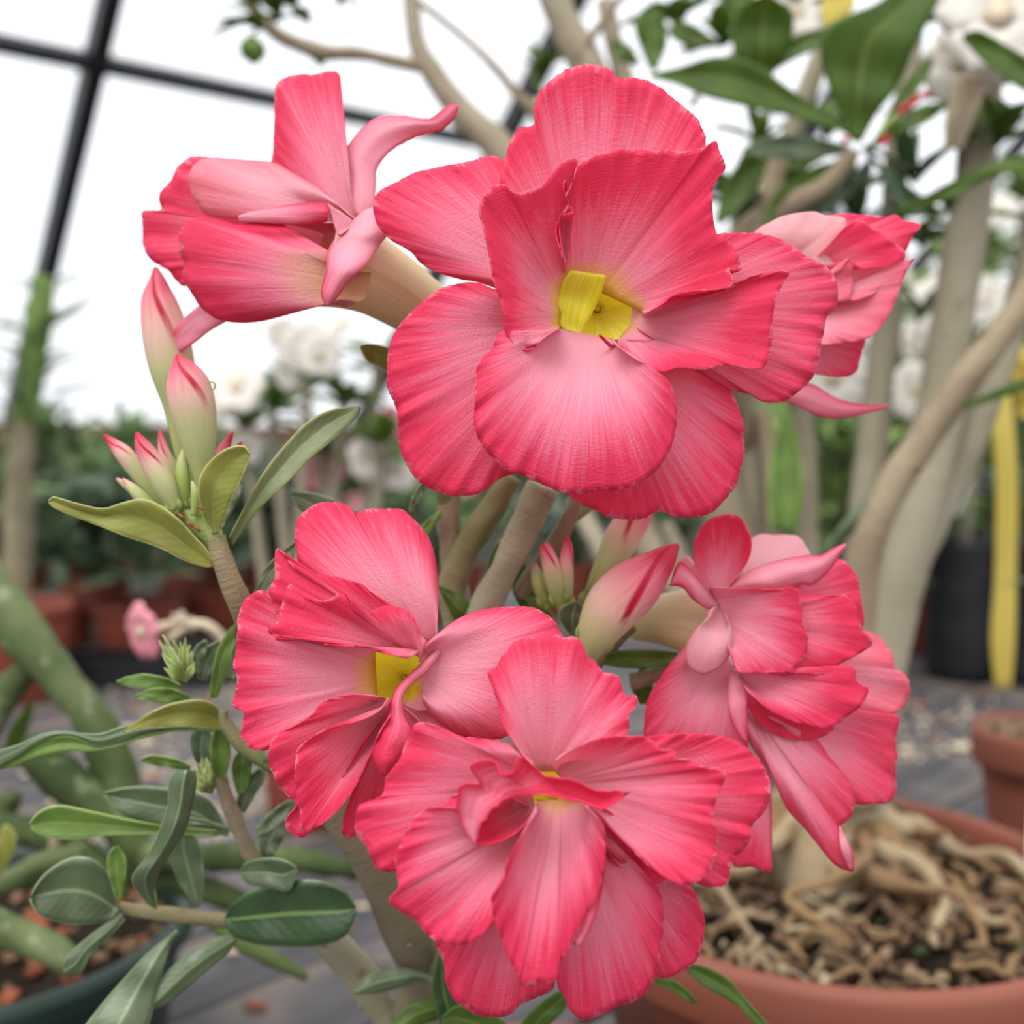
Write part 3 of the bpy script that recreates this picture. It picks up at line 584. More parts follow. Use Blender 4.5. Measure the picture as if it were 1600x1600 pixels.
petal(f5, ((1180, 935), (1200, 950)), [(1230, 915), (1282, 905), (1309, 874), (1331, 889), (1342, 911), (1346, 945), (1350, 975), (1330, 1000)], .330, .328, .004, 0, 1.0, .8, .03)
petal(f5, ((1125, 1000), (1145, 1040)), [(1069, 1012), (1046, 1039), (1027, 1065), (1012, 1095), (1007, 1125), (1007, 1155), (1020, 1185), (1080, 1200), (1140, 1200), (1168, 1180), (1160, 1100)], .330, .324, .006, .002, 1.0, .8, .0)
petal(f5, ((1155, 1085), (1180, 1110)), [(1160, 1130), (1174, 1166), (1200, 1200), (1211, 1222), (1230, 1264), (1260, 1297), (1290, 1335), (1309, 1354), (1331, 1361), (1335, 1350), (1327, 1320), (1312, 1294), (1331, 1275), (1335, 1249), (1327, 1222), (1297, 1185), (1275, 1155), (1237, 1140)], .329, .322, .006, -.002, 1.0, .9, -.02, yel=.08, pale=.05)
strip(f5, [(1312, 1290), (1322, 1310), (1334, 1340), (1331, 1360)], [(1311, 1292), (1312, 1320), (1318, 1345), (1328, 1360)], (.320, .318, .320), name='petal_fold', m='petal', hot=-.1, n=12, across=5, thick=.0003)
petal(f5, ((1150, 1060), (1170, 1085)), [(1166, 1100), (1185, 1127), (1207, 1144), (1237, 1155), (1275, 1155), (1305, 1136), (1290, 1110)], .326, .320, .0, 0, .8, .5, .5)
petal(f5, ((1190, 950), (1190, 1000)), [(1235, 915), (1271, 930), (1320, 930), (1335, 945), (1346, 979), (1363, 1005), (1339, 1024), (1309, 1039), (1282, 1057), (1252, 1057), (1215, 1050)], .325, .318, .004, .001, 1.2, .8, .12)
petal(f5, ((1145, 1040), (1158, 1062)), [(1160, 1052), (1222, 1050), (1286, 1052), (1331, 1040), (1339, 1065), (1357, 1076), (1346, 1102), (1327, 1117), (1297, 1136), (1260, 1132), (1222, 1121), (1189, 1099), (1166, 1078)], .325, .312, .004, .0, 1.2, .8, .16)
strip(f5, [(1132, 919), (1170, 892), (1215, 876), (1260, 868), (1282, 868), (1305, 855), (1322, 849)], [(1135, 923), (1170, 924), (1215, 924), (1252, 913), (1271, 913), (1297, 889), (1322, 852)], (.324, .319, .317, .318), bow=4, ruf=1.4, name='petal', m='petal', hot=-.08, n=36, thick=.0003, jag=.8)
petal(f5, ((1108, 918), (1126, 985)), [(1140, 919), (1185, 919), (1222, 921), (1241, 917), (1249, 941), (1256, 967), (1262, 990), (1260, 1020), (1245, 1039), (1230, 1056), (1185, 1052), (1153, 1050), (1144, 1020)], .324, .313, .004, .002, .9, .6, .03, yel=.03)
petal(f5, ((1118, 945), (1130, 935)), [(1106, 930), (1091, 904), (1084, 870), (1087, 840), (1106, 814), (1132, 803), (1155, 808), (1170, 829), (1174, 855), (1166, 881), (1151, 900), (1134, 920)], .324, .318, -.004, -.003, .6, .4, .02)
strip(f5, [(1122, 941), (1099, 915), (1080, 892), (1060, 878), (1048, 912)], [(1124, 955), (1106, 952), (1082, 936), (1066, 918), (1046, 915)], (.323, .317, .314), bow=2, ruf=.8, name='petal', m='petal', hot=.1, n=22, thick=.0003)
petal(f5, ((1122, 945), (1132, 955)), [(1106, 955), (1100, 975), (1084, 988), (1072, 1012), (1074, 1038), (1091, 1052), (1106, 1052), (1125, 1042), (1140, 1022), (1145, 995), (1136, 967)], .323, .314, .006, .0, .5, .3, -.35, pale=.35)
strip(f5, [(1140, 1048), (1138, 1075), (1138, 1110), (1150, 1143), (1164, 1160)], [(1148, 1048), (1166, 1080), (1168, 1117), (1168, 1145), (1168, 1160)], (.320, .315, .315), ruf=1, name='petal', m='petal', hot=.1, n=22, thick=.0003)

# flower 6: closed, upper right
f6 = flower([(1010, 720, .37, 12), (1060, 640, .365, 20), (1120, 540, .36, 36), (1180, 470, .352, 52), (1230, 430, .347, 60)], 'withering half-closed pink flower behind at upper right')
petal(f6, ((1190, 440), (1210, 420)), [(1180, 390), (1178, 364), (1203, 347), (1231, 336), (1269, 331), (1288, 336), (1319, 341), (1322, 359), (1328, 381), (1331, 406), (1325, 425), (1312, 445), (1290, 480), (1240, 500)], .345, .334, .006, 0, 1, .5, -.4, pale=.75)
petal(f6, ((1240, 400), (1250, 420)), [(1282, 338), (1319, 334), (1350, 336), (1381, 339), (1400, 336), (1412, 345), (1428, 347), (1440, 353), (1428, 366), (1422, 378), (1412, 397), (1394, 400), (1350, 410)], .345, .340, .005, 0, 1.2, .8, .05)
petal(f6, ((1230, 450), (1240, 470)), [(1310, 400), (1335, 385), (1394, 381), (1416, 397), (1400, 425), (1378, 450), (1350, 475), (1331, 500), (1300, 505), (1270, 500)], .344, .336, .004, .001, 1.2, .6, .05, pale=.12)
petal(f6, ((1230, 470), (1240, 500)), [(1316, 420), (1328, 402), (1333, 440), (1331, 470), (1378, 450), (1427, 403), (1416, 425), (1403, 462), (1388, 494), (1369, 519), (1341, 533), (1288, 539), (1260, 540)], .342, .328, .004, .001, 1.2, .6, -.1, pale=.18)
petal(f6, (1260, 420), [(1319, 356), (1340, 345), (1359, 352), (1394, 378), (1412, 397), (1395, 415), (1350, 420), (1331, 406)], .338, .328, .003, 0, .8, .4, .25)
petal(f6, ((1230, 510), (1240, 540)), [(1288, 535), (1344, 530), (1353, 531), (1347, 550), (1342, 569), (1337, 581), (1319, 589), (1275, 585), (1240, 580)], .345, .338, .002, 0, 1, .6, .0)
strip(f6, [(1190, 590), (1237, 600), (1269, 600), (1306, 622), (1344, 631), (1388, 633)], [(1190, 620), (1237, 630), (1256, 640), (1287, 652), (1325, 652), (1388, 637)], (.343, .340, .342), bow=2, ruf=.8, name='petal', m='petal', hot=.02, n=26, thick=.0003, jag=1)

# buds
def bud(pts, hot=0., calyx=True, **k):
    o = tube(plant, pts, 'bud', 'bud', seg=20, hot=float(hot), **k)
    if calyx:
        x, y, d, r = pts[0]; x2, y2 = pts[1][0], pts[1][1]; a = math.atan2(y2 - y, x2 - x)
        for s in (-1, 0, 1):
            px_ = -math.sin(a) * s * r * 1.3; py_ = math.cos(a) * s * r * 1.3; L = r * 3.2
            ex = x + math.cos(a) * L + px_; ey = y + math.sin(a) * L + py_
            strip(o, [(x + px_ * .5, y + py_ * .5), (x + math.cos(a) * L * .5 + px_ - math.sin(a) * r * .5, y + math.sin(a) * L * .5 + py_ + math.cos(a) * r * .5), (ex, ey)],
                  [(x + px_ * .5 + 1, y + py_ * .5 + 1), (x + math.cos(a) * L * .5 + px_ + math.sin(a) * r * .5, y + math.sin(a) * L * .5 + py_ - math.cos(a) * r * .5), (ex + 1, ey + 1)],
                  (d, d - r * 1.5 * d / F, d - r * 1.3 * d / F), name='sepal', m='young', n=8, across=5)
    return o
bud([(322, 800, .318, 8), (316, 740, .317, 16), (310, 690, .316, 27), (302, 640, .315, 35), (293, 600, .314, 33), (284, 572, .313, 19), (277, 553, .312, 3)], 0)
bud([(300, 790, .335, 7), (284, 700, .335, 13), (277, 640, .334, 20), (270, 580, .333, 34), (258, 520, .332, 35), (248, 470, .331, 27), (246, 440, .330, 14), (243, 418, .330, 3)], 0)
bud([(276, 805, .314, 8), (258, 760, .313, 18), (236, 720, .312, 17), (222, 695, .311, 12), (214, 676, .311, 3)], .1)
bud([(262, 806, .322, 7), (226, 752, .321, 13), (196, 712, .320, 14), (178, 694, .320, 9), (162, 679, .319, 2)], .05)
bud([(262, 812, .318, 6), (232, 788, .317, 11), (210, 766, .317, 9), (192, 748, .317, 2)], -.3)
bud([(290, 800, .317, 7), (285, 760, .316, 12), (285, 725, .316, 9), (287, 700, .316, 2)], -.45)
bud([(285, 800, .325, 7), (268, 740, .325, 13), (256, 705, .324, 9), (250, 672, .324, 2)], -.02)
bud([(250, 800, .328, 6), (222, 775, .328, 9), (196, 757, .328, 6), (182, 748, .328, 2)], -.3)
bud([(330, 780, .330, 6), (338, 745, .330, 12), (346, 710, .330, 11), (357, 688, .330, 6), (364, 674, .330, 2)], .2)
bud([(345, 780, .332, 5), (358, 735, .332, 9), (370, 705, .332, 7), (377, 690, .332, 2)], .3)
bud([(303, 806, .312, 5), (306, 775, .312, 8), (300, 752, .312, 2)], -.5, False)
bud([(915, 1025, .322, 18), (935, 985, .319, 34), (960, 945, .317, 44), (995, 912, .315, 42), (1025, 885, .314, 28), (1045, 865, .313, 16), (1060, 851, .313, 3)], .24)
bud([(915, 960, .345, 12), (935, 915, .344, 18), (955, 875, .343, 24), (975, 835, .342, 28), (1000, 800, .341, 22), (1015, 780, .341, 10)], -.05)
bud([(878, 950, .338, 9), (868, 915, .337, 15), (860, 880, .336, 14), (850, 850, .336, 8)], -.06)
bud([(884, 955, .339, 8), (884, 915, .338, 12), (884, 880, .337, 12), (887, 855, .337, 8), (885, 836, .337, 2)], .12)
bud([(858, 950, .342, 8), (845, 920, .341, 12), (838, 895, .341, 9), (836, 880, .341, 2)], -.3)
# sunken bracts / leaf base cushion under the bud cluster
tube(plant, [(338, 850, .316, 14), (322, 825, .317, 19), (300, 805, .319, 22), (282, 795, .321, 16)], 'bud_stalk', 'young', seg=14, knob=.3)
for (x, y) in ((279, 803), (292, 815), (303, 822), (310, 790)):
    tube(plant, [(x, y, .308, 1.2), (x + 5, y + 4, .3075, 3), (x + 11, y + 9, .308, 1)], 'bract', 'dry', seg=6)
# light green young shoots
for (bx, by, tips, dd) in ((290, 1066, [(248, 1000), (254, 992), (262, 1006), (270, 995), (281, 1002), (289, 996), (296, 1008), (300, 1018), (252, 1020), (262, 1030), (256, 1044), (304, 1034)], .338), (330, 1240, [(306, 1190), (314, 1180), (322, 1184), (330, 1192), (302, 1204), (318, 1200), (338, 1204), (298, 1222)], .352)):
    for i, (tx, ty) in enumerate(tips):
        mx, my = (bx + tx) / 2, (by + ty) / 2; a = math.atan2(ty - by, tx - bx); wx, wy = -math.sin(a) * 6, math.cos(a) * 6
        d_ = dd - .004 * (i % 3)
        strip(plant, [(bx, by), (mx + wx, my + wy), (tx, ty)], [(bx + 2, by), (mx - wx, my - wy), (tx + 1, ty)], (d_ + .003, d_ - .002, d_ - .001), crease=2, name='young_leaf', m='young', n=10, across=5)

# leaves of the front plant
LV = [
 ('olive', [(336, 878), (320, 854), (304, 838), (280, 812), (248, 788), (220, 779), (188, 786), (160, 794), (120, 786), (84, 776), (76, 782)], [(335, 884), (320, 886), (288, 876), (248, 856), (200, 840), (160, 824), (116, 808), (82, 792), (76, 786)], (.311, .309, .307, .305), 1.5),
 ('olive', [(332, 836), (316, 800), (310, 760), (316, 736), (332, 716), (352, 702), (372, 696), (384, 698), (389, 708)], [(342, 834), (356, 796), (372, 760), (384, 732), (390, 714)], (.309, .305, .303), 1.5),
 ('sage', [(358, 840), (372, 812), (392, 772), (416, 732), (448, 692), (480, 660), (512, 642), (544, 636), (561, 635)], [(362, 854), (384, 824), (412, 788), (448, 754), (480, 720), (512, 694), (544, 664), (560, 646), (563, 637)], (.315, .313, .315, .317), 2),
 ('grey', [(340, 824), (348, 792), (360, 760), (376, 748)], [(346, 826), (362, 800), (376, 774), (380, 752)], (.318, .320, .322), 1),
 ('grey', [(560, 800), (510, 775), (480, 769), (453, 768)], [(530, 830), (480, 806), (464, 790), (454, 770)], (.345, .343, .342), 1),
 ('grey', [(393, 935), (410, 895), (435, 865), (462, 845)], [(407, 935), (427, 905), (455, 877), (466, 850)], (.322, .323, .325), 1),
 ('olive', [(625, 555), (600, 541), (575, 537), (563, 540)], [(622, 590), (595, 576), (573, 563), (563, 544)], (.34, .338, .335), 1),
 ('green', [(925, 1032), (960, 1018), (1010, 1015), (1062, 1020)], [(928, 1036), (970, 1043), (1020, 1044), (1062, 1034)], (.338, .333, .334), 1),
 ('grey', [(892, 994), (874, 967), (874, 953), (888, 942), (900, 940)], [(896, 994), (910, 985), (917, 965), (914, 952), (903, 941)], (.335, .331, .330), 1),
 ('green', [(755, 960), (735, 943), (710, 925), (684, 915)], [(745, 975), (712, 968), (698, 945), (686, 920)], (.345, .343, .342), -2),
 ('bright', [(645, 870), (650, 840), (665, 815), (688, 798)], [(655, 872), (662, 845), (676, 825), (690, 803)], (.345, .344, .343), 1),
 ('grey', [(640, 800), (644, 780), (655, 760), (664, 752)], [(650, 800), (656, 782), (662, 768), (667, 756)], (.346, .345, .345), 1),
 ('bright', [(760, 900), (765, 870), (780, 845), (800, 835)], [(768, 902), (785, 880), (795, 860), (803, 838)], (.358, .357, .357), 1),
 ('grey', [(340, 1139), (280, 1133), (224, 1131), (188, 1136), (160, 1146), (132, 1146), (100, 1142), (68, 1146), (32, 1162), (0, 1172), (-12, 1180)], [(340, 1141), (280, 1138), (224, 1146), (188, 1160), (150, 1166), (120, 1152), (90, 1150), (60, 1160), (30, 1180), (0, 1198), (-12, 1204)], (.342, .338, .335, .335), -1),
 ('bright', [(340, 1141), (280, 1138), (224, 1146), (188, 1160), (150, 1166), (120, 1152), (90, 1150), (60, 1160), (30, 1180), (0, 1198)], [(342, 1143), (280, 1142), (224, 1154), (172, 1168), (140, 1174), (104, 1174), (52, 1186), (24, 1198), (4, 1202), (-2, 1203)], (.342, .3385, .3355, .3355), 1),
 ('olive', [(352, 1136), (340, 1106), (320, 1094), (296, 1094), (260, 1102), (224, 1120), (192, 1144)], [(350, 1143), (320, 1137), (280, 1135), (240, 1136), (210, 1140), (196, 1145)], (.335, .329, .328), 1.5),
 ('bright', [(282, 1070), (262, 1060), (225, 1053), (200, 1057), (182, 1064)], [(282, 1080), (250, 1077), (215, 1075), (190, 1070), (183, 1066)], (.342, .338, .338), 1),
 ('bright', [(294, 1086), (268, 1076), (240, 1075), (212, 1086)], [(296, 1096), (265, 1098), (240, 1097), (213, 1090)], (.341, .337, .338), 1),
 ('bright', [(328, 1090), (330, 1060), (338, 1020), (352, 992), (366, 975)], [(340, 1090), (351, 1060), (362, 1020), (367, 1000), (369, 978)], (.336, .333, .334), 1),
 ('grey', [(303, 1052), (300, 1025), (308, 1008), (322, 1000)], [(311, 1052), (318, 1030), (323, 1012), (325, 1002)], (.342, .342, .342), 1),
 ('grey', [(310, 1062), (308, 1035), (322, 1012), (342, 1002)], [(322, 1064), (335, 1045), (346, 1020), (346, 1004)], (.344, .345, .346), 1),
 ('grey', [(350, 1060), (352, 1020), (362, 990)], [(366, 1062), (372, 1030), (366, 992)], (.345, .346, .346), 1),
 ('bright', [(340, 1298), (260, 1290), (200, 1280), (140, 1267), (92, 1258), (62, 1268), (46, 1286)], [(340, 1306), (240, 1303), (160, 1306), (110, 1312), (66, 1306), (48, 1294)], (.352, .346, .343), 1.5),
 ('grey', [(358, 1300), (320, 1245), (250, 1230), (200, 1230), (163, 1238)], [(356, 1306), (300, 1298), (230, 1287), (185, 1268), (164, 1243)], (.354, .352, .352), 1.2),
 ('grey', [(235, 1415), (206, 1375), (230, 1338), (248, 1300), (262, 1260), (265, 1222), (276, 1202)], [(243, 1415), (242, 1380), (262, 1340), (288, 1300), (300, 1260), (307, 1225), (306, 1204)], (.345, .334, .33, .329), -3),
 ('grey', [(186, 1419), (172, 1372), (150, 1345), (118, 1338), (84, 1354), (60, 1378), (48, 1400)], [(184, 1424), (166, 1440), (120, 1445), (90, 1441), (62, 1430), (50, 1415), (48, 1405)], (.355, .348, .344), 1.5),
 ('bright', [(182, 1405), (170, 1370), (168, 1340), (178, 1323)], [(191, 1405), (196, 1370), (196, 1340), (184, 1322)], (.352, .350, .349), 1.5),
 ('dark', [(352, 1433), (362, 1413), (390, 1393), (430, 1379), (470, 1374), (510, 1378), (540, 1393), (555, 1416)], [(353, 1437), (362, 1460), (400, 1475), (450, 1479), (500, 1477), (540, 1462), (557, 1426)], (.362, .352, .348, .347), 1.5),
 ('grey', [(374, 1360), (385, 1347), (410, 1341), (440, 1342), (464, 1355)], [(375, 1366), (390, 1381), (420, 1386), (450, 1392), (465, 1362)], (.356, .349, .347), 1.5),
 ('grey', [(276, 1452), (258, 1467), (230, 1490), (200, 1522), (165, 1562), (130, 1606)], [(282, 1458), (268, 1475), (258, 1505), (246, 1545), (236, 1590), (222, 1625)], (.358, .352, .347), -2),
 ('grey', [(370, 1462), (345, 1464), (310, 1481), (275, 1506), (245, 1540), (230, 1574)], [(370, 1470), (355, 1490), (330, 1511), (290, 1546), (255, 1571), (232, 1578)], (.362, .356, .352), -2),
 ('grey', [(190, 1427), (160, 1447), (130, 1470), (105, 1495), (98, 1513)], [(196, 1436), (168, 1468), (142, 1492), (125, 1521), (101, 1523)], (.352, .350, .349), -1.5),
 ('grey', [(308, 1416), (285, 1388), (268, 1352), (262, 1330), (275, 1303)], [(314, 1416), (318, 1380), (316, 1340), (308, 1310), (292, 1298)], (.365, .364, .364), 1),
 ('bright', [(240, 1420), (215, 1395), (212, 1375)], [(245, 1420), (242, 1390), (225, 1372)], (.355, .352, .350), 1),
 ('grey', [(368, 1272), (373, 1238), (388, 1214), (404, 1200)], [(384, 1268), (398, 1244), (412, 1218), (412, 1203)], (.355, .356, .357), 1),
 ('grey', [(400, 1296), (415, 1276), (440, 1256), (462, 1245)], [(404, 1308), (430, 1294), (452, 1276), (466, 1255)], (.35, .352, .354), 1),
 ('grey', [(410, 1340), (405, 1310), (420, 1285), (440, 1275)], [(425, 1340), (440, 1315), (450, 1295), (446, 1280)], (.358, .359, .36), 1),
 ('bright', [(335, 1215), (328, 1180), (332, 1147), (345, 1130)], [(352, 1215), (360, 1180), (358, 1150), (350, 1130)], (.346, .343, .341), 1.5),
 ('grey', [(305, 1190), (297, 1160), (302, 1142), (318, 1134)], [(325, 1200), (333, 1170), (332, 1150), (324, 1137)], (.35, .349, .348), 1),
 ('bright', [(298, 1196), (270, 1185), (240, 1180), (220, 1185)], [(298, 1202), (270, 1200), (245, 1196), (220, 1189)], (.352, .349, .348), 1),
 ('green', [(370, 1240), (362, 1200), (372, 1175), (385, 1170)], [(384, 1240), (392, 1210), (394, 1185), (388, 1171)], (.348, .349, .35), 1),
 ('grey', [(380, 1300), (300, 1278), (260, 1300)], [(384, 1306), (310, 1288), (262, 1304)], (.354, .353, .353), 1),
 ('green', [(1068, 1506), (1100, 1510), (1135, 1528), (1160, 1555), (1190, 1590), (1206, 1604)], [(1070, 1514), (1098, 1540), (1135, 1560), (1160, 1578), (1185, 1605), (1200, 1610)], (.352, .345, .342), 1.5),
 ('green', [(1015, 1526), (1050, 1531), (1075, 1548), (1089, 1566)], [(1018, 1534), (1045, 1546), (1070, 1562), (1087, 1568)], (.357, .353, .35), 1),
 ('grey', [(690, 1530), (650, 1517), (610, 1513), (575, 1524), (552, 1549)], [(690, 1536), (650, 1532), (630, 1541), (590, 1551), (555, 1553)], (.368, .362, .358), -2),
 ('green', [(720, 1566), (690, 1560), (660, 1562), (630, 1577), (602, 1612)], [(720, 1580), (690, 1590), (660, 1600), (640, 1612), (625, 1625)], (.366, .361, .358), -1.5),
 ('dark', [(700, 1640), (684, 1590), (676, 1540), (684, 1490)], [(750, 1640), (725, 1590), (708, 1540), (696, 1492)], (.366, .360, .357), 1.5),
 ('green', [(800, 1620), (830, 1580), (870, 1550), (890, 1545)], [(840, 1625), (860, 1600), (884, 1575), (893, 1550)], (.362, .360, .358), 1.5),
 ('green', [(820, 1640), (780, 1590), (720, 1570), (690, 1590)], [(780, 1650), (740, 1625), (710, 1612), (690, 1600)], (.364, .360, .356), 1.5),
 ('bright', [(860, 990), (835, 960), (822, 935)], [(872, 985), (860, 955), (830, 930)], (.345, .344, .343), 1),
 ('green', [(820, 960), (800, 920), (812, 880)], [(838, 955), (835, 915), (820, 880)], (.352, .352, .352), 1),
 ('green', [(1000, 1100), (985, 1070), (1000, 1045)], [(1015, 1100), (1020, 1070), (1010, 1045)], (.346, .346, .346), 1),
]
for (m_, L_, R_, ds_, cz) in LV:
    strip(plant, L_, R_, ds_, crease=cz, ruf=.9, m=m_, n=34)
# dew drop hanging beside the middle bud
dv, df, du = wtube(None, [(P(331, 600, .313), .0001), (P(332, 604, .313), .0006), (P(332, 609, .313), .0001)], '', 'white', mesh_only=True)
tube(plant, [(326, 597, .314, 1), (334, 598, .313, 1.6), (336, 604, .313, 1.6), (332, 610, .313, 1)], 'bract', 'young', seg=6)

# ------------------------------------------------------------------ the old desert rose in the wide bowl, right
RP = G(1290, 1352, BZ + .12); rr_ = .158
RP = P(1290, 1352, .66); RP = G(1290, 1352, BZ + .145)
old = thing('old_desert_rose', Vector((RP.x, RP.y, BZ)), 'tall white-flowered desert rose with swollen roots in the wide terracotta bowl at right', 'potted plant')
hr = RP.z - BZ
rr_ = 400 * (RP - CAM).dot(FWD) / F
potB = lathe(old, RP, pot_profile(rr_, hr, BZ, .036, .70, .010), 'pot', 'terra', 96)
SZ = BZ + hr - .022
disc(potB, RP, rr_ - .016, SZ, 'soil', 'soil', .006)
RD = (RP - CAM).dot(FWD)
ct = Vector((RP.x + .012, RP.y + .03, SZ))
wtube(old, [(ct + Vector((0, 0, -.01)), .040), (ct + Vector((.0, 0, .02)), .036), (ct + Vector((.005, .01, .06)), .026), (ct + Vector((.01, .02, .11)), .020)], 'caudex', 'rootp', seg=24, knob=.5)
random.seed(5)
def rootpath(a, r0, r1, zamp, rad, n=6, c=ct):
    pts = []; aa = a
    for i in range(n):
        f = i / (n - 1); r = r0 + (r1 - r0) * f; aa += U(-.38, .38)
        x = c.x + r * math.cos(aa); y = c.y + r * math.sin(aa)
        q = math.hypot(x - RP.x, y - RP.y)
        if q > rr_ - .028: x = RP.x + (x - RP.x) * (rr_ - .028) / q; y = RP.y + (y - RP.y) * (rr_ - .028) / q
        z = SZ + .006 + (1 - f) * .035 * (1 if r0 < .06 else .3) + U(-zamp, zamp)
        pts.append((Vector((x, y, z)), rad * (1 - .65 * f) * U(.8, 1.2)))
    return pts
for i in range(20):
    a = i / 20 * 2 * math.pi + U(-.1, .1)
    wtube(old, rootpath(a, .025, U(.06, .15), .006, U(.004, .0085), 7), 'root', ('rootp', 'root', 'root')[i % 3], seg=8, knob=.5, smoothn=4)
for i in range(150):
    a = U(0, 2 * math.pi); r0 = math.sqrt(U(.05, 1)) * (rr_ - .03); cx = RP.x + r0 * math.cos(a); cy = RP.y + r0 * math.sin(a)
    c_ = Vector((cx, cy, 0)); h = U(0, 6.28); pts = []
    for k in range(5):
        h += U(-1.3, 1.3); cx += math.cos(h) * U(.006, .014); cy += math.sin(h) * U(.006, .014)
        q = math.hypot(cx - RP.x, cy - RP.y)
        if q > rr_ - .024: cx = RP.x + (cx - RP.x) * (rr_ - .024) / q; cy = RP.y + (cy - RP.y) * (rr_ - .024) / q
        pts.append((Vector((cx, cy, SZ + .004 + U(-.006, .010))), U(.0010, .0034)))
    wtube(old, pts, 'root', ('root', 'rootd', 'rootp', 'rootd', 'root', 'rootd')[i % 6], seg=6, knob=.5, smoothn=3)
def chips(parent, c, r, z, n, s, m, name='bark_chip', seed=3, rin=0):
    random.seed(seed); V = []; fs = []
    meshes = []
    for v_ in range(4):
        vv = [Vector((x * U(.7, 1.2), y * U(.5, 1.0), zz * U(.35, .7))) for x in (-1, 1) for y in (-1, 1) for zz in (-1, 1)]
        me = bpy.data.meshes.new(name); me.from_pydata([tuple(v) for v in vv], [], [(0, 1, 3, 2), (4, 6, 7, 5), (0, 4, 5, 1), (2, 3, 7, 6), (0, 2, 6, 4), (1, 5, 7, 3)]); meshes.append(me)
    org = ORG[parent.name]
    for i in range(n):
        a = U(0, 6.283); q = math.sqrt(U(rin, 1)) * r
        me = meshes[i % 4]
        if not me.materials: me.materials.append(M[m])
        o = bpy.data.objects.new(name, me); sc.collection.objects.link(o); o.parent = parent
        k = s * U(.5, 1.3); o.scale = (k, k, k); o.rotation_euler = (U(-.5, .5), U(-.5, .5), U(0, 6.28))
        o.location = Vector((c.x + q * math.cos(a), c.y + q * math.sin(a), z + U(0, s * .8))) - org
chips(old, RP, rr_ - .025, SZ + .001, 90, .0040, 'chip', 'bark_chip', 3)
chips(old, RP, rr_ - .025, SZ + .001, 34, .0034, 'stone', 'pumice_stone', 4)
chips(old, RP, rr_ - .025, SZ + .003, 40, .0035, 'succ2', 'moss_clump', 9)
def tr(pts, m='tree', **k): return tube(old, pts, 'branch', m, knob=k.pop('knob', .15), **k)
tr([(1330, 1290, .70, 60), (1350, 1150, .71, 46), (1385, 985, .72, 40), (1425, 840, .73, 40), (1458, 690, .74, 38), (1480, 560, .745, 36), (1500, 420, .75, 33), (1522, 280, .75, 30), (1535, 120, .745, 28), (1550, -60, .74, 24)])
tr([(1335, 1260, .66, 34), (1340, 1080, .655, 30), (1345, 900, .65, 27), (1385, 780, .645, 26), (1440, 690, .64, 25), (1510, 590, .635, 24), (1580, 500, .63, 22), (1640, 400, .63, 20)], 'barkb')
tr([(1390, 960, .73, 30), (1430, 860, .74, 30), (1490, 740, .75, 28), (1540, 620, .755, 26), (1590, 480, .76, 22), (1620, 330, .76, 20)])
tr([(1325, 1220, .76, 30), (1335, 1000, .77, 26), (1345, 850, .78, 24), (1362, 700, .785, 24), (1378, 560, .79, 22), (1392, 420, .79, 20), (1400, 250, .78, 18), (1420, 100, .77, 16), (1440, -40, .77, 14)])
tr([(1200, 1280, .80, 34), (1190, 1000, .80, 28), (1178, 850, .80, 25), (1168, 700, .80, 24), (1160, 600, .80, 22), (1175, 400, .79, 20), (1220, 260, .77, 18), (1270, 120, .76, 16), (1320, -20, .75, 14)])
tr([(1270, 1100, .82, 16), (1262, 860, .83, 16), (1262, 760, .83, 15), (1256, 660, .83, 13), (1230, 560, .83, 12)])
tr([(1225, 1150, .78, 16), (1212, 860, .78, 15), (1205, 740, .78, 13), (1188, 640, .78, 12)], 'barkb')
tr([(1165, 480, .735, 20), (1180, 385, .71, 20), (1240, 320, .685, 18), (1290, 290, .68, 16), (1335, 235, .672, 12)], 'barkb')
tr([(1160, 600, .79, 22), (1120, 500, .75, 22), (1110, 430, .72, 22), (1150, 380, .71, 20), (1190, 340, .705, 20)], 'barkb')
tr([(1168, 700, .80, 22), (1140, 590, .76, 22), (1165, 480, .735, 22), (1190, 360, .73, 20), (1215, 250, .73, 18)], 'barkb')
# branch net above the flowers
tr([(1305, 1300, .69, 30), (1200, 1130, .76, 28), (1090, 960, .79, 24), (1000, 830, .80, 24), (930, 640, .80, 26), (840, 330, .80, 29), (780, 235, .80, 26), (720, 175, .80, 22), (672, 110, .80, 18), (650, 60, .80, 14), (640, -20, .80, 12)], 'twig')
tr([(660, 104, .80, 11), (620, 96, .80, 10), (560, 84, .80, 10), (500, 80, .80, 12), (440, 58, .80, 11), (405, 25, .80, 10), (380, -20, .80, 9)], 'barkb')
tr([(925, 620, .80, 20), (940, 450, .81, 22), (930, 330, .81, 22), (850, 190, .81, 14), (810, 150, .81, 8), (768, 100, .81, 6), (720, 55, .81, 5), (650, 0, .81, 5)], 'barkb')
tr([(1320, 1290, .70, 34), (1235, 1100, .76, 32), (1160, 880, .785, 32), (1110, 720, .78, 34), (1040, 420, .78, 36), (980, 230, .78, 32), (920, 110, .78, 28), (870, 10, .78, 26), (850, -60, .78, 25)], 'twig')
tr([(1045, 430, .78, 20), (1030, 310, .79, 20), (990, 180, .79, 17), (965, 90, .79, 15), (945, 0, .79, 13)], 'twig')
tr([(900, 90, .77, 6), (930, 50, .77, 7), (955, 15, .77, 6), (980, -15, .77, 6)], 'barkb')
tr([(1080, 165, .77, 5), (1110, 120, .77, 6), (1150, 80, .77, 5)], 'barkb')
tr([(900, 780, .80, 14), (930, 840, .79, 16), (970, 910, .78, 15), (1060, 1000, .775, 15), (1200, 1130, .76, 16)], 'tree')
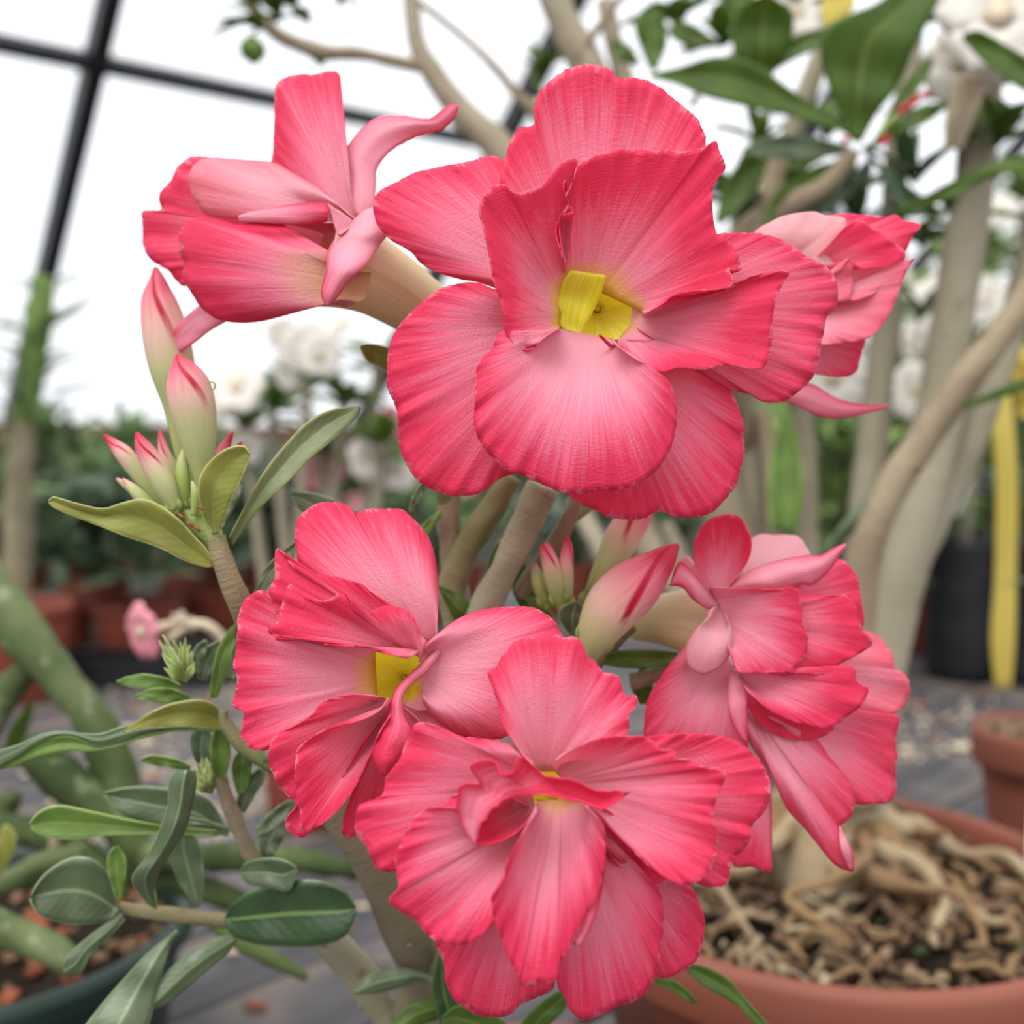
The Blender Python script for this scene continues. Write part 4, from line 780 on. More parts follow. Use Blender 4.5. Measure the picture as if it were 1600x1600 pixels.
tr([(1040, 820, .8, 12), (1060, 860, .8, 12), (1080, 920, .8, 12)], 'tree')
# traced leaves of the old plant
OL = [
 ('green', [(1336, 222), (1300, 150), (1281, 88), (1288, 47), (1312, 28), (1369, 5), (1410, -30)], [(1346, 222), (1372, 175), (1406, 131), (1428, 78), (1459, 16), (1475, -30)], (.67, .66, .65, .65), 3),
 ('green', [(1185, 118), (1150, 90), (1144, 40), (1158, 10), (1192, -8)], [(1205, 118), (1227, 90), (1239, 50), (1236, 15), (1202, -8)], (.68, .67, .66), 3),
 ('green', [(1335, 212), (1315, 192), (1250, 150), (1180, 100), (1120, 88), (1060, 105), (1016, 116)], [(1335, 222), (1315, 205), (1240, 183), (1170, 167), (1100, 150), (1060, 132), (1016, 121)], (.67, .66, .655, .655), 3),
 ('green', [(1350, 228), (1372, 215), (1400, 190), (1440, 165), (1482, 160)], [(1352, 234), (1375, 228), (1420, 205), (1450, 190), (1482, 166)], (.67, .665, .66), 2),
 ('bright', [(1365, 222), (1400, 150), (1430, 110), (1455, 86)], [(1372, 222), (1420, 160), (1446, 125), (1459, 92)], (.68, .68, .68), 2),
 ('grey', [(1330, 228), (1260, 213), (1200, 213), (1160, 233)], [(1330, 238), (1270, 248), (1210, 247), (1162, 240)], (.68, .675, .67), 2),
 ('green', [(1640, 235), (1560, 252), (1500, 277), (1440, 308), (1398, 330)], [(1640, 265), (1560, 274), (1510, 298), (1450, 323), (1400, 336)], (.62, .62, .63), 2),
 ('green', [(1640, 110), (1575, 72), (1530, 48), (1504, 54)], [(1640, 160), (1585, 132), (1540, 98), (1505, 62)], (.62, .61, .61), 3),
 ('green', [(1488, 630), (1530, 622), (1570, 602), (1620, 585)], [(1490, 638), (1535, 632), (1575, 618), (1620, 608)], (.63, .62, .62), 2),
 ('grey', [(1282, 866), (1308, 828), (1350, 775), (1402, 718)], [(1300, 866), (1342, 824), (1384, 772), (1408, 724)], (.68, .675, .67), -4),
 ('bright', [(1205, 830), (1200, 760), (1210, 690), (1226, 635)], [(1245, 830), (1257, 760), (1246, 690), (1230, 635)], (.74, .74, .74), 3),
 ('green', [(1118, 345), (1130, 290), (1160, 250), (1200, 225)], [(1125, 352), (1165, 320), (1190, 280), (1205, 228)], (.69, .69, .69), 3),
 ('green', [(1188, 350), (1215, 300), (1270, 262), (1310, 250)], [(1192, 358), (1240, 330), (1290, 290), (1314, 252)], (.685, .68, .675), 3),
 ('dark', [(1240, 340), (1275, 310), (1300, 290), (1330, 240)], [(1245, 352), (1300, 330), (1335, 290), (1338, 242)], (.69, .685, .68), 3),
 ('dark', [(1420, 340), (1390, 300), (1370, 262), (1352, 240)], [(1480, 335), (1450, 312), (1400, 275), (1356, 238)], (.68, .675, .675), 3),
 ('green', [(1180, 120), (1240, 60), (1280, 45), (1320, 52)], [(1182, 126), (1250, 88), (1290, 70), (1322, 55)], (.69, .69, .69), 2),
 ('bright', [(1300, 230), (1250, 245), (1225, 262)], [(1300, 238), (1262, 262), (1228, 266)], (.69, .69, .69), 2),
 ('green', [(1015, 110), (995, 60), (992, 30), (1012, 8)], [(1025, 110), (1042, 70), (1038, 30), (1018, 8)], (.74, .74, .74), 2),
 ('green', [(1045, 45), (1060, 32), (1090, 42), (1118, 62)], [(1048, 58), (1070, 70), (1095, 72), (1118, 66)], (.75, .75, .75), 2),
 ('green', [(1120, -20), (1130, 10), (1160, 30)], [(1180, -20), (1175, 5), (1162, 30)], (.74, .74, .74), 2),
 ('green', [(960, 62), (985, 72), (1000, 100)], [(955, 75), (970, 95), (998, 104)], (.75, .75, .75), 2),
]
for (m_, L_, R_, ds_, cz) in OL: strip(old, L_, R_, ds_, crease=cz, ruf=2.5, m=m_, n=24, thick=.0008)
random.seed(21)
for (x, y, d, n_, L_, W_, m_) in ((430, 5, .8, 6, .05, .017, 'green'), (400, 40, .8, 4, .03, .012, 'green'), (500, 92, .8, 3, .022, .01, 'green'), (1230, 300, .78, 9, .055, .018, 'green'), (1340, 330, .78, 9, .06, .018, 'dark'), (1155, 380, .77, 8, .05, .016, 'dark'), (1290, 190, .78, 7, .05, .017, 'green'), (1130, 60, .8, 7, .05, .018, 'green'), (1400, 60, .8, 7, .05, .018, 'green'), (1500, 150, .8, 7, .05, .018, 'green'), (1440, 360, .8, 8, .05, .016, 'green'), (395, 5, .8, 5, .035, .012, 'green'), (455, 10, .8, 5, .04, .012, 'green'), (530, 0, .81, 4, .03, .01, 'green'), (850, 105, .82, 9, .035, .011, 'green'), (1500, 330, .76, 7, .05, .016, 'green'), (1560, 210, .72, 8, .05, .016, 'green'),
                                 (1150, 300, .76, 10, .055, .017, 'green'), (1260, 390, .80, 8, .05, .015, 'green'), (1420, 260, .76, 9, .055, .017, 'dark'), (1180, 215, .79, 6, .045, .014, 'green'), (1060, 25, .81, 8, .05, .016, 'green'), (1240, 10, .80, 7, .05, .016, 'green'), (1490, 20, .80, 9, .05, .016, 'green'),
                                 (1440, 480, .9, 8, .05, .014, 'bgl'), (1390, 380, .82, 8, .05, .014, 'green')):
    V = []; fs = []; UVs = []
    cc = P(x, y, d); rosette(V, fs, UVs, cc, Vector((U(-.4, .4), U(-.5, .1), 1)), n_, L_, W_)
    for i in range(n_):
        vv = V[i * 15:(i + 1) * 15]; uu = UVs[i * 15:(i + 1) * 15]; ff = [tuple(a - i * 15 for a in f) for f in fs[i * 8:(i + 1) * 8]]
        solid(link('leaf', vv, ff, M[m_], old, uu), .0006)
tube(old, [(394, 58, .8, 8), (394, 72, .8, 20), (396, 86, .8, 19), (397, 100, .8, 4)], 'seed_bud', 'bright', seg=12)
tube(old, [(845, 150, .8, 5), (838, 128, .8, 5), (828, 105, .8, 5)], 'bud', 'green', seg=8)
# yellow dying leaf + small red buds
strip(old, [(1290, 45), (1282, 20), (1290, -20)], [(1318, 30), (1335, 10), (1330, -20)], (.70, .70, .70), m='yellow', n=14, name='leaf', label='yellowing leaf')
for (x, y, x2, y2, m_) in ((1400, 178, 1452, 142, 'rpetal'), (1370, 215, 1400, 178, 'young'), (1318, 222, 1326, 214, 'rpetal'), (1372, 225, 1392, 214, 'rpetal')):
    tube(old, [(x, y, .667, 4), ((x + x2) / 2, (y + y2) / 2, .665, 6), (x2, y2, .663, 3)], 'bud', m_, seg=8)
# white flowers
random.seed(8)
for (x, y, d, r, ax) in ((1560, 25, .66, .036, (-.2, -1, .2)), (1500, 95, .69, .026, (-.6, -.8, -.1)), (1245, 20, .79, .022, (0, -1, .3)), (1600, 70, .70, .03, (-.1, -1, .4)), (1475, 480, 1.0, .035, (-.3, -1, .2)), (1300, 590, .95, .035, (0, -1, .2)), (1345, 500, 1.0, .034, (0, -1, .4)),
                         (1430, 610, 1.05, .03, (0, -1, .3))):
    blossom(old, P(x, y, d), Vector(ax), r, 'wpetal')
tube(old, [(1520, 120, .69, 26), (1500, 180, .70, 22), (1490, 230, .71, 14)], 'flower_tube', 'cream', seg=12)
# white plant tag standing in the bowl
tagp = G(1590, 1370, SZ)
tg = box_between(Vector((tagp.x + .012, tagp.y, SZ - .02)), Vector((tagp.x + .014, tagp.y, SZ + .075)), Vector((.009, .003, 0)), Vector((.0001, .0004, 0)), 'plant_tag', 'white')
tg['label'] = 'white plastic plant tag standing in the soil at the bowl right edge'; tg['category'] = 'tag'

# ------------------------------------------------------------------ small terracotta pot at far right
SP = G(1625, 1135, BZ + .17)
sp_ = thing('potted_succulent', Vector((SP.x, SP.y, BZ)), 'flared terracotta pot of gravel cut by the right frame edge below the yellow tape', 'potted plant')
rs = 100 * (SP - CAM).dot(FWD) / F
pb = lathe(sp_, SP, [(.001, BZ), (rs * .5, BZ), (rs * .52, BZ + .01), (rs * .8, BZ + .12), (rs * .84, BZ + .137), (rs * .97, BZ + .139), (rs, BZ + .145), (rs, BZ + .163), (rs * .97, BZ + .17), (rs * .9, BZ + .168), (rs * .85, BZ + .15), (.001, BZ + .1)], 'pot', 'terra')
disc(pb, SP, rs * .88, BZ + .158, 'soil', 'soil', .003)
chips(sp_, SP, rs * .82, BZ + .161, 90, .004, 'stone', 'gravel_stone', 12)
wtube(sp_, [(Vector((SP.x + .02, SP.y, BZ + .15)), .012), (Vector((SP.x + .022, SP.y, BZ + .22)), .009), (Vector((SP.x + .03, SP.y, BZ + .30)), .007)], 'stem', 'tree')
V = []; fs = []; UVs = []; rosette(V, fs, UVs, Vector((SP.x + .03, SP.y, BZ + .3)), Vector((0, 0, 1)), 12, .06, .016)
solid(link('foliage', V, fs, M['bgl'], sp_, UVs, kind='stuff'), .0006)

# yellow tape hanging in front of the bags
yt = strip(None, [(1546, 540), (1548, 640), (1556, 760), (1554, 900), (1548, 1000), (1556, 1078)], [(1568, 540), (1582, 640), (1590, 760), (1588, 900), (1586, 1000), (1580, 1076)], (.98, .98, .985, .98), crease=0, bow=2, ruf=5, name='marking_tape', m='yellow', thick=.0008, n=40)
yt['label'] = 'long pale yellow marking tape hanging in front of the black grow bags'; yt['category'] = 'tape'
yt2 = strip(None, [(1560, 552), (1580, 600), (1590, 650)], [(1610, 540), (1625, 600), (1625, 660)], (1.0, 1.01, 1.02), bow=4, ruf=6, name='marking_tape', m='yellow', thick=.0008, n=20)
yt2['label'] = 'short loose yellow tape end at the right edge above the bags'; yt2['category'] = 'tape'

# ------------------------------------------------------------------ black grow bags
def growbag(px, py, r, h, label):
    g = G(px, py, BZ); t = thing('grow_bag', g, label, 'grow bag', 'black grow bags at the right')
    seg = 56; prof = []
    V = []; UVs = []; n = 16
    for s in range(seg):
        a = 2 * math.pi * s / seg
        for i in range(n):
            v = i / (n - 1); z = BZ + h * v
            q = r * (1 + .05 * noise.noise(Vector((math.cos(a) * 2, math.sin(a) * 2, v * 5 + px))) + .02 * math.cos(a * 9 + px) * (1 - abs(2 * v - 1)))
            if i == n - 1: q *= .97; z -= .004 
            if i == 0: q *= .9
            V.append(Vector((g.x + q * math.cos(a), g.y + q * math.sin(a), z))); UVs.append((s / seg, v))
    solid(link('bag', V, grid_faces(seg, n, True), M['black'], t, UVs), .002)
    disc(t, g, r * .94, BZ + h - .03, 'soil', 'soil', .004)
    for q in (.35, .6): wtube(t, [(Vector((g.x + (r + .004) * math.cos(a), g.y + (r + .004) * math.sin(a), BZ + h * .93)), .0025) for a in [x * .5 for x in range(13)]][:13], 'hem', 'black', seg=6, smoothn=3) if q < .5 else None
    return t, g
bag1, g1 = growbag(1500, 1058, .058, .245, 'black grow bag left of the yellow tape with grey foliage')
bag2, g2 = growbag(1618, 1066, .060, .25, 'black grow bag behind the yellow tape at the right edge')
random.seed(31)
for t, g, hh in ((bag1, g1, .22), (bag2, g2, .22)):
    wtube(t, [(Vector((g.x, g.y, BZ + hh - .02)), .010), (Vector((g.x + .01, g.y, BZ + hh + .1)), .008), (Vector((g.x + .03, g.y, BZ + hh + .22)), .006)], 'stem', 'tree')
    for k in range(5):
        V = []; fs = []; UVs = []; rosette(V, fs, UVs, Vector((g.x + U(-.05, .07), g.y + U(-.05, .05), BZ + hh + U(.0, .22))), Vector((U(-.5, .5), U(-.5, .5), 1)), 14, .07, .016)
        solid(link('foliage', V, fs, M['bgg' if k % 2 else 'bgl'], t, UVs, kind='stuff'), .0008)
wt = strip(None, [(1478, 800), (1488, 770), (1498, 735), (1505, 722)], [(1498, 805), (1508, 775), (1518, 742), (1524, 728)], (1.52, 1.5, 1.49), ruf=3, name='plant_tag', m='white', thick=.001, n=16)
wt['label'] = 'crumpled white plastic tag leaning above the left grow bag'; wt['category'] = 'tag'
# terracotta pot behind the trunks
def simple_pot(name, px, py, r, h, label, m='terra', leaf='bgl', nros=6, L=.08, W=.02, hh=.12, cat='potted plant', seed=1, flowers=None, fm='ppetal', fr=.025, group=None, stems=True, spread=(15, 80), rimh=.018, wid=None):
    random.seed(seed)
    g = G(px, py, BZ); t = thing(name, g, label, cat, group)
    p = lathe(t, g, pot_profile(r, h, BZ, rimh, .7, .005), 'pot', m, 40); disc(p, g, r - .014, BZ + h - .018, 'soil', 'soil', .003)
    wid = wid or r * 1.2
    for k in range(nros):
        a = k * 2.4; q = wid * math.sqrt((k + .3) / nros)
        c = Vector((g.x + q * math.cos(a), g.y + q * math.sin(a), BZ + h + hh * U(.35, 1)))
        if stems: wtube(t, [(Vector((g.x + q * .2 * math.cos(a), g.y + q * .2 * math.sin(a), BZ + h - .02)), .007), ((Vector((g.x, g.y, BZ + h)) + c) / 2 + Vector((q * .15 * math.cos(a), q * .15 * math.sin(a), 0)), .006), (c, .0045)], 'stem', 'succ2', seg=7, smoothn=3)
        V = []; fs = []; UVs = []; rosette(V, fs, UVs, c, Vector((math.cos(a) * .4, math.sin(a) * .4, 1)), 16, L, W, spread)
        solid(link('foliage', V, fs, M[leaf], t, UVs, kind='stuff'), .0008)
        if flowers and k in flowers: blossom(t, c + Vector((0, -.02, .025)), Vector((U(-.5, .5), -1, U(.2, .8))), fr, fm)
    return t
simple_pot('potted_shrub', 1425, 1015, .075, .12, 'brown pot and shrub between the tree trunks and the left grow bag', 'terrad', 'bgl', 6, .06, .02, .13, seed=3)

# ------------------------------------------------------------------ left foreground: pot of snaking green succulent stems
LP = G(-45, 1432, BZ + .11)
suc = thing('stapelia_plant', Vector((LP.x, LP.y, BZ)), 'thick green leafless succulent stems snaking from a dark green pot at lower left', 'potted plant')
rl = 335 * (LP - CAM).dot(FWD) / F; LD = (LP - CAM).dot(FWD)
pc = lathe(suc, LP, pot_profile(rl, .11, BZ, .02, .8, .005), 'pot', 'dgreen', 80)
disc(pc, LP, rl - .014, BZ + .092, 'soil', 'soil', .004)
chips(suc, LP, rl - .02, BZ + .094, 70, .005, 'dry', 'dry_leaf_scrap', 6); chips(suc, LP, rl - .02, BZ + .094, 60, .004, 'chip', 'bark_chip', 7)
ST = [
 ([(-60, 860, .62, 34), (0, 945, .60, 34), (70, 1030, .59, 32), (140, 1120, .58, 31), (175, 1190, .575, 32), (190, 1250, .57, 30), (195, 1290, .565, 20)], 'succ'),
 ([(75, 1015, .60, 20), (45, 1045, .60, 22), (10, 1085, .60, 24), (-30, 1150, .60, 26), (-60, 1230, .60, 28)], 'succ'),
 ([(40, 1170, .57, 26), (100, 1215, .565, 32), (160, 1265, .56, 30), (210, 1320, .56, 26), (250, 1360, .56, 18)], 'succ2'),
 ([(-30, 1290, .57, 24), (40, 1300, .565, 24), (110, 1320, .56, 22), (170, 1370, .555, 18), (200, 1400, .555, 8)], 'succ2'),
 ([(-30, 1392, .53, 20), (30, 1370, .525, 20), (80, 1345, .52, 18), (130, 1334, .52, 10)], 'succ'),
 ([(-30, 1440, .51, 26), (30, 1460, .505, 27), (80, 1485, .50, 25), (120, 1512, .50, 16)], 'succ'),
 ([(230, 1330, .56, 18), (290, 1340, .56, 20), (380, 1340, .56, 20), (470, 1345, .56, 19), (560, 1362, .56, 14)], 'succ2'),
 ([(190, 1365, .57, 18), (260, 1370, .57, 20), (330, 1392, .57, 20), (400, 1420, .57, 16)], 'succ2'),
 ([(330, 1440, .50, 10), (370, 1470, .50, 12), (430, 1500, .50, 13), (480, 1528, .50, 6)], 'succ2'),
 ([(20, 1240, .60, 16), (-10, 1300, .60, 18), (-40, 1360, .6, 20)], 'succ2'),
]
for pts, m_ in ST: tube(suc, pts, 'stem', m_, seg=14, knob=.28, smoothn=8)
tube(suc, [(85, 1330, .55, 9), (88, 1300, .55, 10), (92, 1272, .55, 9)], 'stem', 'barkb', seg=8)
strip(suc, [(-20, 1365, ), (0, 1300), (10, 1288), (22, 1300)], [(-10, 1380), (15, 1345), (24, 1320), (24, 1304)], (.5, .49, .49), m='olive', n=14, name='leaf', label='small yellowish leaf with orange edge')
strip(suc, [(0, 1180), (20, 1130), (50, 1095)], [(10, 1190), (40, 1150), (54, 1098)], (.62, .62, .62), m='green', n=14)

# dry scraps lying on the planks
random.seed(44)
def scrap(px, py, r, m_, lab, cat='dry leaf'):
    g = G(px, py, BZ + .003); V = []; UVs = []; seg = 12
    V.append(g + Vector((0, 0, r * .35))); UVs.append((.5, .5))
    for s in range(seg):
        a = 2 * math.pi * s / seg; q = r * U(.6, 1.2); V.append(g + Vector((q * math.cos(a), q * .7 * math.sin(a), U(0, r * .35)))); UVs.append((s / seg, 1))
    fs = [(0, 1 + s, 1 + (s + 1) % seg) for s in range(seg)]
    o = link('fallen_leaf', V, fs, M[m_], None, UVs); solid(o, .0008); o['label'] = lab; o['category'] = cat
    return o
scrap(398, 1572, .009, 'dry', 'rusty fallen leaf with a pale heart on the planks at bottom left'); scrap(402, 1570, .0045, 'cream', 'cream scrap lying on the rusty fallen leaf')
scrap(566, 1417, .006, 'cream', 'tan scrap on the plank left of the trunk'); scrap(597, 1503, .005, 'stone', 'small white petal scrap between the two lower branches')
scrap(545, 1452, .005, 'dry', 'brown scrap just right of the round dark leaf'); scrap(365, 1488, .007, 'cream', 'pale scrap below the round dark leaf')
for (x, y) in ((1340, 1150), (1310, 1170), (1460, 1150), (1480, 1130), (1500, 1175), (1440, 1110), (1420, 1180), (1530, 1090), (300, 1130), (330, 1100), (240, 1075), (215, 1100), (240, 1220), (205, 1140), (270, 1090), (120, 1100), (60, 1080), (100, 1060), (230, 1160), (330, 1260), (90, 1250), (40, 1210)):
    o = scrap(x + U(-6, 6), y + U(-6, 6), U(.008, .017), random.choice(('dry', 'cream', 'cream', 'dry')), 'dry brown leaf scrap scattered on the grey planks'); o['group'] = 'dry leaf scraps on the planks'

random.seed(60); V = []; fs = []
for i in range(900):
    if i % 3: p_ = G(U(120, 420), U(1040, 1330), BZ + .002)
    else: p_ = G(U(1180, 1560), U(1085, 1190), BZ + .002)
    r_ = U(.0015, .006); a = U(0, 6.28); b0 = len(V)
    for k in range(4): V.append(p_ + Vector((r_ * math.cos(a + k * 1.57) * U(.6, 1.2), r_ * math.sin(a + k * 1.57) * U(.4, .9), U(0, .001))))
    V.append(p_ + Vector((0, 0, r_ * .6)))
    fs += [(b0 + k, b0 + (k + 1) % 4, b0 + 4) for k in range(4)] + [(b0 + 3, b0 + 2, b0 + 1, b0)]
lt = link('leaf_litter', V, fs, M['cream'], None, None, False, kind='stuff'); lt['label'] = 'fine tan crumbs of leaf litter strewn over the bench planks'; lt['category'] = 'litter'
# ------------------------------------------------------------------ background plants
# tall spiny plant with grey post, left
eu = G(25, 1010, BZ); eu = P(25, 1000, 1.7); 
eup = thing('tall_euphorbia', Vector((eu.x, eu.y, BZ)), 'tall blurred green euphorbia with whorls of thin leaves at the far left', 'potted plant')
c = Vector((eu.x, eu.y, BZ))
p = lathe(eup, c, pot_profile(.085, .15, BZ, .02, .75, .005), 'pot', 'terrad', 40); disc(p, c, .07, BZ + .13, 'soil', 'soil', .003)
wtube(eup, [(c + Vector((0, 0, .12)), .020), (P(28, 820, 1.7), .022), (P(32, 740, 1.7), .020), (P(38, 660, 1.7), .018)], 'trunk', 'trunk', knob=.2)
wtube(eup, [(P(38, 665, 1.7), .018), (P(48, 600, 1.7), .017), (P(55, 540, 1.7), .020), (P(60, 500, 1.7), .022), (P(68, 432, 1.7), .013)], 'stem', 'bright', knob=.4)
random.seed(77)
for (x, y, n_) in ((38, 640, 16), (48, 590, 14), (54, 545, 12), (60, 505, 14), (66, 450, 5)):
    V = []; fs = []; UVs = []; rosette(V, fs, UVs, P(x, y, 1.7), Vector((0, 0, 1)), n_, .13, .011, (55, 85), .1)
    solid(link('foliage', V, fs, M['bgl'], eup, UVs, kind='stuff'), .0006)
# dark rosette plants in terracotta pots, left
simple_pot('potted_shrub', 215, 1010, .09, .09, 'dark silvery shrub in a red pot behind the small pink flower', 'terrad', 'bgd', 12, .13, .026, .20, seed=4, stems=False, wid=.12)
simple_pot('potted_shrub', 85, 1010, .085, .09, 'dark silvery shrub in a red pot second from the left edge', 'terrad', 'bgd', 12, .13, .026, .20, seed=5, stems=False, wid=.12)
simple_pot('potted_shrub', -30, 1020, .085, .09, 'broad-leaved shrub in a red pot cut by the left edge', 'terrad', 'bgl', 10, .12, .026, .22, seed=6, stems=False, wid=.12)
simple_pot('potted_shrub', 340, 985, .085, .09, 'dark shrub in a red pot behind the left flowering branch', 'terrad', 'bgd', 12, .12, .026, .2, seed=7, stems=False, wid=.12)
simple_pot('potted_shrub', 150, 960, .09, .12, 'light green shrub with pink bloom rising behind the dark rosettes', 'terrad', 'bgl', 12, .12, .022, .34, seed=8, wid=.16, flowers=(1,), fr=.04)
simple_pot('potted_shrub', 20, 960, .09, .12, 'bushy green shrub beside the tall euphorbia stem', 'terrad', 'bgl', 12, .12, .022, .30, seed=9, wid=.16)
simple_pot('potted_shrub', 300, 950, .09, .12, 'green shrub with white bloom between the big bud cluster and the wall beam', 'terrad', 'bgl', 12, .12, .022, .32, seed=10, wid=.18)
simple_pot('potted_shrub', 430, 965, .09, .12, 'grey-green shrub behind the long slender leaf', 'terrad', 'bgg', 12, .10, .024, .26, seed=11, wid=.14)
simple_pot('potted_shrub', 560, 955, .09, .12, 'green shrub behind the middle left flower', 'terrad', 'bgl', 12, .10, .024, .26, seed=12, wid=.15, flowers=(2, 7), fm='ppetal', fr=.032)
simple_pot('potted_shrub', 700, 965, .09, .12, 'green shrub hidden behind the centre branches', 'terrad', 'bgl', 10, .10, .024, .24, seed=13, wid=.15, flowers=(3,), fm='ppetal', fr=.03)
simple_pot('potted_shrub', 880, 960, .09, .12, 'grey-green shrub behind the pale upright bud', 'terrad', 'bgg', 12, .10, .022, .22, seed=14, wid=.15)
simple_pot('potted_shrub', 1030, 960, .09, .12, 'dull green shrub behind the red striped bud', 'terrad', 'bgl', 12, .10, .022, .26, seed=15, wid=.15)
simple_pot('potted_shrub', 1230, 965, .09, .12, 'fresh green shrub with red blooms seen between the thin trunks', 'terrad', 'bgy', 12, .10, .022, .32, seed=16, wid=.17, flowers=(4, 8), fm='rpetal', fr=.022)
simple_pot('potted_shrub', 1340, 950, .09, .12, 'leafy green shrub with pink blooms behind the main trunks', 'terrad', 'bgl', 12, .10, .022, .34, seed=17, wid=.17, flowers=(2, 6), fm='ppetal', fr=.025)
simple_pot('potted_shrub', 1560, 930, .1, .12, 'dark leafy shrub behind the grow bags at the right edge', 'black', 'bgg', 14, .12, .022, .42, seed=18, wid=.2)
simple_pot('potted_shrub', 1460, 930, .1, .12, 'tall light shrub with white blooms behind the thick trunk', 'terrad', 'bgl', 14, .11, .022, .50, seed=19, wid=.2, flowers=(3, 9, 11), fm='wpetal', fr=.04)
for (px_, hh_, lf, fl_, fm_, sd_, lab_) in ((1190, .42, 'bgy', (5,), 'wpetal', 41, 'yellow-green shrub rising behind the lowest closed pink flower'), (1290, .50, 'bgl', (4, 9), 'wpetal', 42, 'cream-blooming shrub far behind the drooping petal of the withering flower'), (1385, .62, 'bgy', (3, 11), 'wpetal', 43, 'tall pale shrub with cream blooms between the two thickest trunks'), (1510, .66, 'bgg', (2, 7, 15), 'wpetal', 44, 'tall grey-green shrub behind the brown slanting branch'), (1610, .62, 'bgy', (3, 8), 'wpetal', 45, 'tall light shrub cut by the right frame edge above the tape')):
    simple_pot('potted_shrub', px_, 905, .1, .12, lab_, 'terrad', lf, 20, .12, .024, hh_, seed=sd_, wid=.17, flowers=fl_, fm=fm_, fr=.05, spread=(15, 100))
# white-flowered shrub behind centre-left
random.seed(90)
ws = P(500, 990, 1.15); ws.z = BZ
wsh = thing('white_flowered_shrub', ws, 'blurred white-flowered desert rose between the bud cluster and the top flower', 'potted plant')
p = lathe(wsh, ws, pot_profile(.07, .1, BZ, .018, .75, .005), 'pot', 'terrad', 40); disc(p, ws, .055, BZ + .085, 'soil', 'soil', .003)
for (x, y, rw, nl) in ((480, 590, .005, 9), (425, 640, .005, 8), (590, 560, .005, 10), (540, 620, .005, 9), (500, 700, .006, 10), (600, 690, .005, 9), (380, 660, .004, 8)):
    tip = P(x, y, 1.15 + U(-.04, .04))
    wtube(wsh, [(ws + Vector((0, 0, .09)), .010), ((ws + tip) / 2 + Vector((U(-.02, .02), 0, 0)), .007), (tip, rw)], 'branch', 'tree', seg=8)
    V = []; fs = []; UVs = []; rosette(V, fs, UVs, tip, Vector((U(-.4, .4), -.2, 1)), nl, .065, .022)
    for i in range(nl):
        vv = V[i * 15:(i + 1) * 15]; uu = UVs[i * 15:(i + 1) * 15]; ff = [tuple(a - i * 15 for a in f) for f in fs[i * 8:(i + 1) * 8]]
        solid(link('leaf', vv, ff, M['green'], wsh, uu), .0006)
for (x, y, r) in ((480, 545, .030), (460, 575, .026), (500, 555, .024), (370, 605, .030), (345, 625, .024), (440, 520, .018), (580, 715, .026), (620, 735, .024), (385, 700, .02), (535, 505, .012), (520, 520, .012)):
    blossom(wsh, P(x, y, 1.12 + U(-.03, .05)), Vector((U(-.5, .5), -1, U(0, .6))), r, 'wpetal')
for (x, y, r) in ((505, 735, .026), (560, 690, .018), (450, 720, .018), (610, 660, .02)):
    blossom(wsh, P(x, y, 1.2), Vector((U(-.5, .5), -1, U(0, .6))), r, 'ppetal')
def far_shrub(name, bx, by, d, tips, fl, label, leafm, L, W, nl, fm, seed):
    random.seed(seed); b0 = P(bx, by, d); b0.z = BZ; t = thing(name, b0, label, 'potted plant')
    pp = lathe(t, b0, pot_profile(.07, .1, BZ, .018, .75, .005), 'pot', 'terrad', 40); disc(pp, b0, .055, BZ + .085, 'soil', 'soil', .003)
    for (x, y) in tips:
        tip = P(x, y, d + U(-.12, .12))
        wtube(t, [(b0 + Vector((U(-.02, .02), U(-.02, .02), .09)), .010), ((b0 + tip) / 2 + Vector((U(-.03, .03), 0, 0)), .008), (tip, .005)], 'branch', 'succ2', seg=6)
        V = []; fs = []; UVs = []; rosette(V, fs, UVs, tip, Vector((U(-.4, .4), -.2, 1)), nl, L, W, (15, 105))
        solid(link('foliage', V, fs, M[leafm], t, UVs, kind='stuff'), .0006)
    for (x, y, r) in fl: blossom(t, P(x, y, d - U(.05, .15)), Vector((U(-.5, .5), -1, U(0, .6))), r, fm)
far_shrub('white_flowered_shrub', 1560, 1010, 2.15, [(1440, 470), (1480, 420), (1550, 380), (1595, 300), (1600, 440), (1500, 560), (1570, 600), (1440, 600), (1450, 690), (1590, 690), (1490, 650), (1540, 720), (1520, 440), (1600, 520)], [(1540, 470, .05), (1590, 560, .045), (1475, 520, .05), (1560, 330, .04), (1440, 640, .045), (1420, 540, .04)], 'tall blurred white-flowered shrub filling the right edge above the bags', 'bgy', .12, .032, 18, 'wpetal', 101)
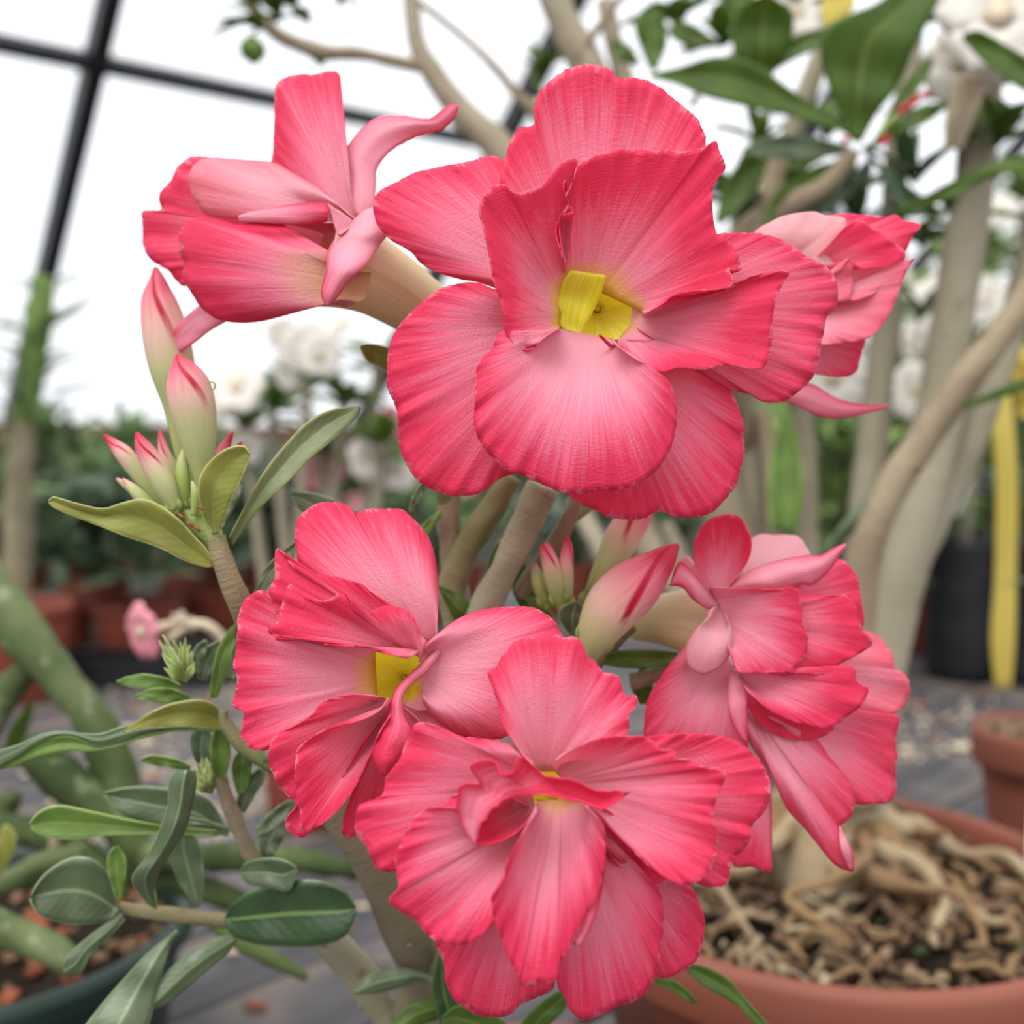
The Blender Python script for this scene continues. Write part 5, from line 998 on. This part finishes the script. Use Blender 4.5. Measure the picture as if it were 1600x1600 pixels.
far_shrub('white_flowered_shrub', 1290, 1000, 1.75, [(1290, 640), (1320, 700), (1250, 720), (1350, 610), (1410, 560), (1410, 480), (1300, 780), (1410, 650), (1240, 790), (1330, 830), (1270, 860), (1220, 680), (1390, 760), (1360, 880)], [(1310, 600, .035), (1290, 570, .03), (1400, 420, .03), (1345, 480, .03)], 'blurred cream-flowered shrub seen between the trunks under the withering flower', 'bgy', .10, .026, 17, 'wpetal', 102)
# small pink flower with cream tube, left
random.seed(3)
sf = P(300, 985, .62); sfb = G(330, 1120, BZ)
sft = thing('pink_flowered_twig', P(310, 1010, .63), 'small blurred pink trumpet flower hanging left of the middle flower', 'flower')
blossom(sft, P(222, 988, .62), Vector((-.62, -.7, -.1)), .0175, 'ppetal', tubel=1.9)
tube(sft, [(262, 1000, .625, 6), (285, 985, .63, 6), (310, 975, .635, 8), (340, 990, .64, 8), (370, 1040, .65, 8)], 'branch', 'cream', seg=8)
for k in range(3): strip(sft, [(300, 985), (285, 965 - 6 * k), (268, 958 + 8 * k)], [(304, 990), (290, 980 - 5 * k), (270, 968 + 8 * k)], (.63, .625, .62), m='cream', n=10, name='bract')
# black tray under the left pots
tc_ = G(150, 1052, BZ)
def tray(px, py, w_, d_, h_, label):
    c = G(px, py, BZ); t = thing('seedling_tray', c, label, 'tray')
    X = Vector((w_ / 2, 0, 0)); Y = Vector((0, d_ / 2, 0)); Z = Vector((0, 0, h_ / 2))
    box_between(c - X + Vector((0, 0, .004)), c + X + Vector((0, 0, .004)), Y, Vector((0, 0, .003)), 'base', 'black', t)
    for s in (-1, 1):
        box_between(c - X + Y * s + Z, c + X + Y * s + Z, Vector((0, .003, 0)), Z, 'side', 'black', t)
        box_between(c - Y + X * s + Z, c + Y + X * s + Z, Vector((.003, 0, 0)), Z, 'side', 'black', t)
        box_between(c - X * 1.02 + Y * s + Z * 2, c + X * 1.02 + Y * s + Z * 2, Vector((0, .008, 0)), Vector((0, 0, .002)), 'rim', 'black', t)
tray(215, 1066, .34, .09, .045, 'long black seedling tray in front of the red pots at left')
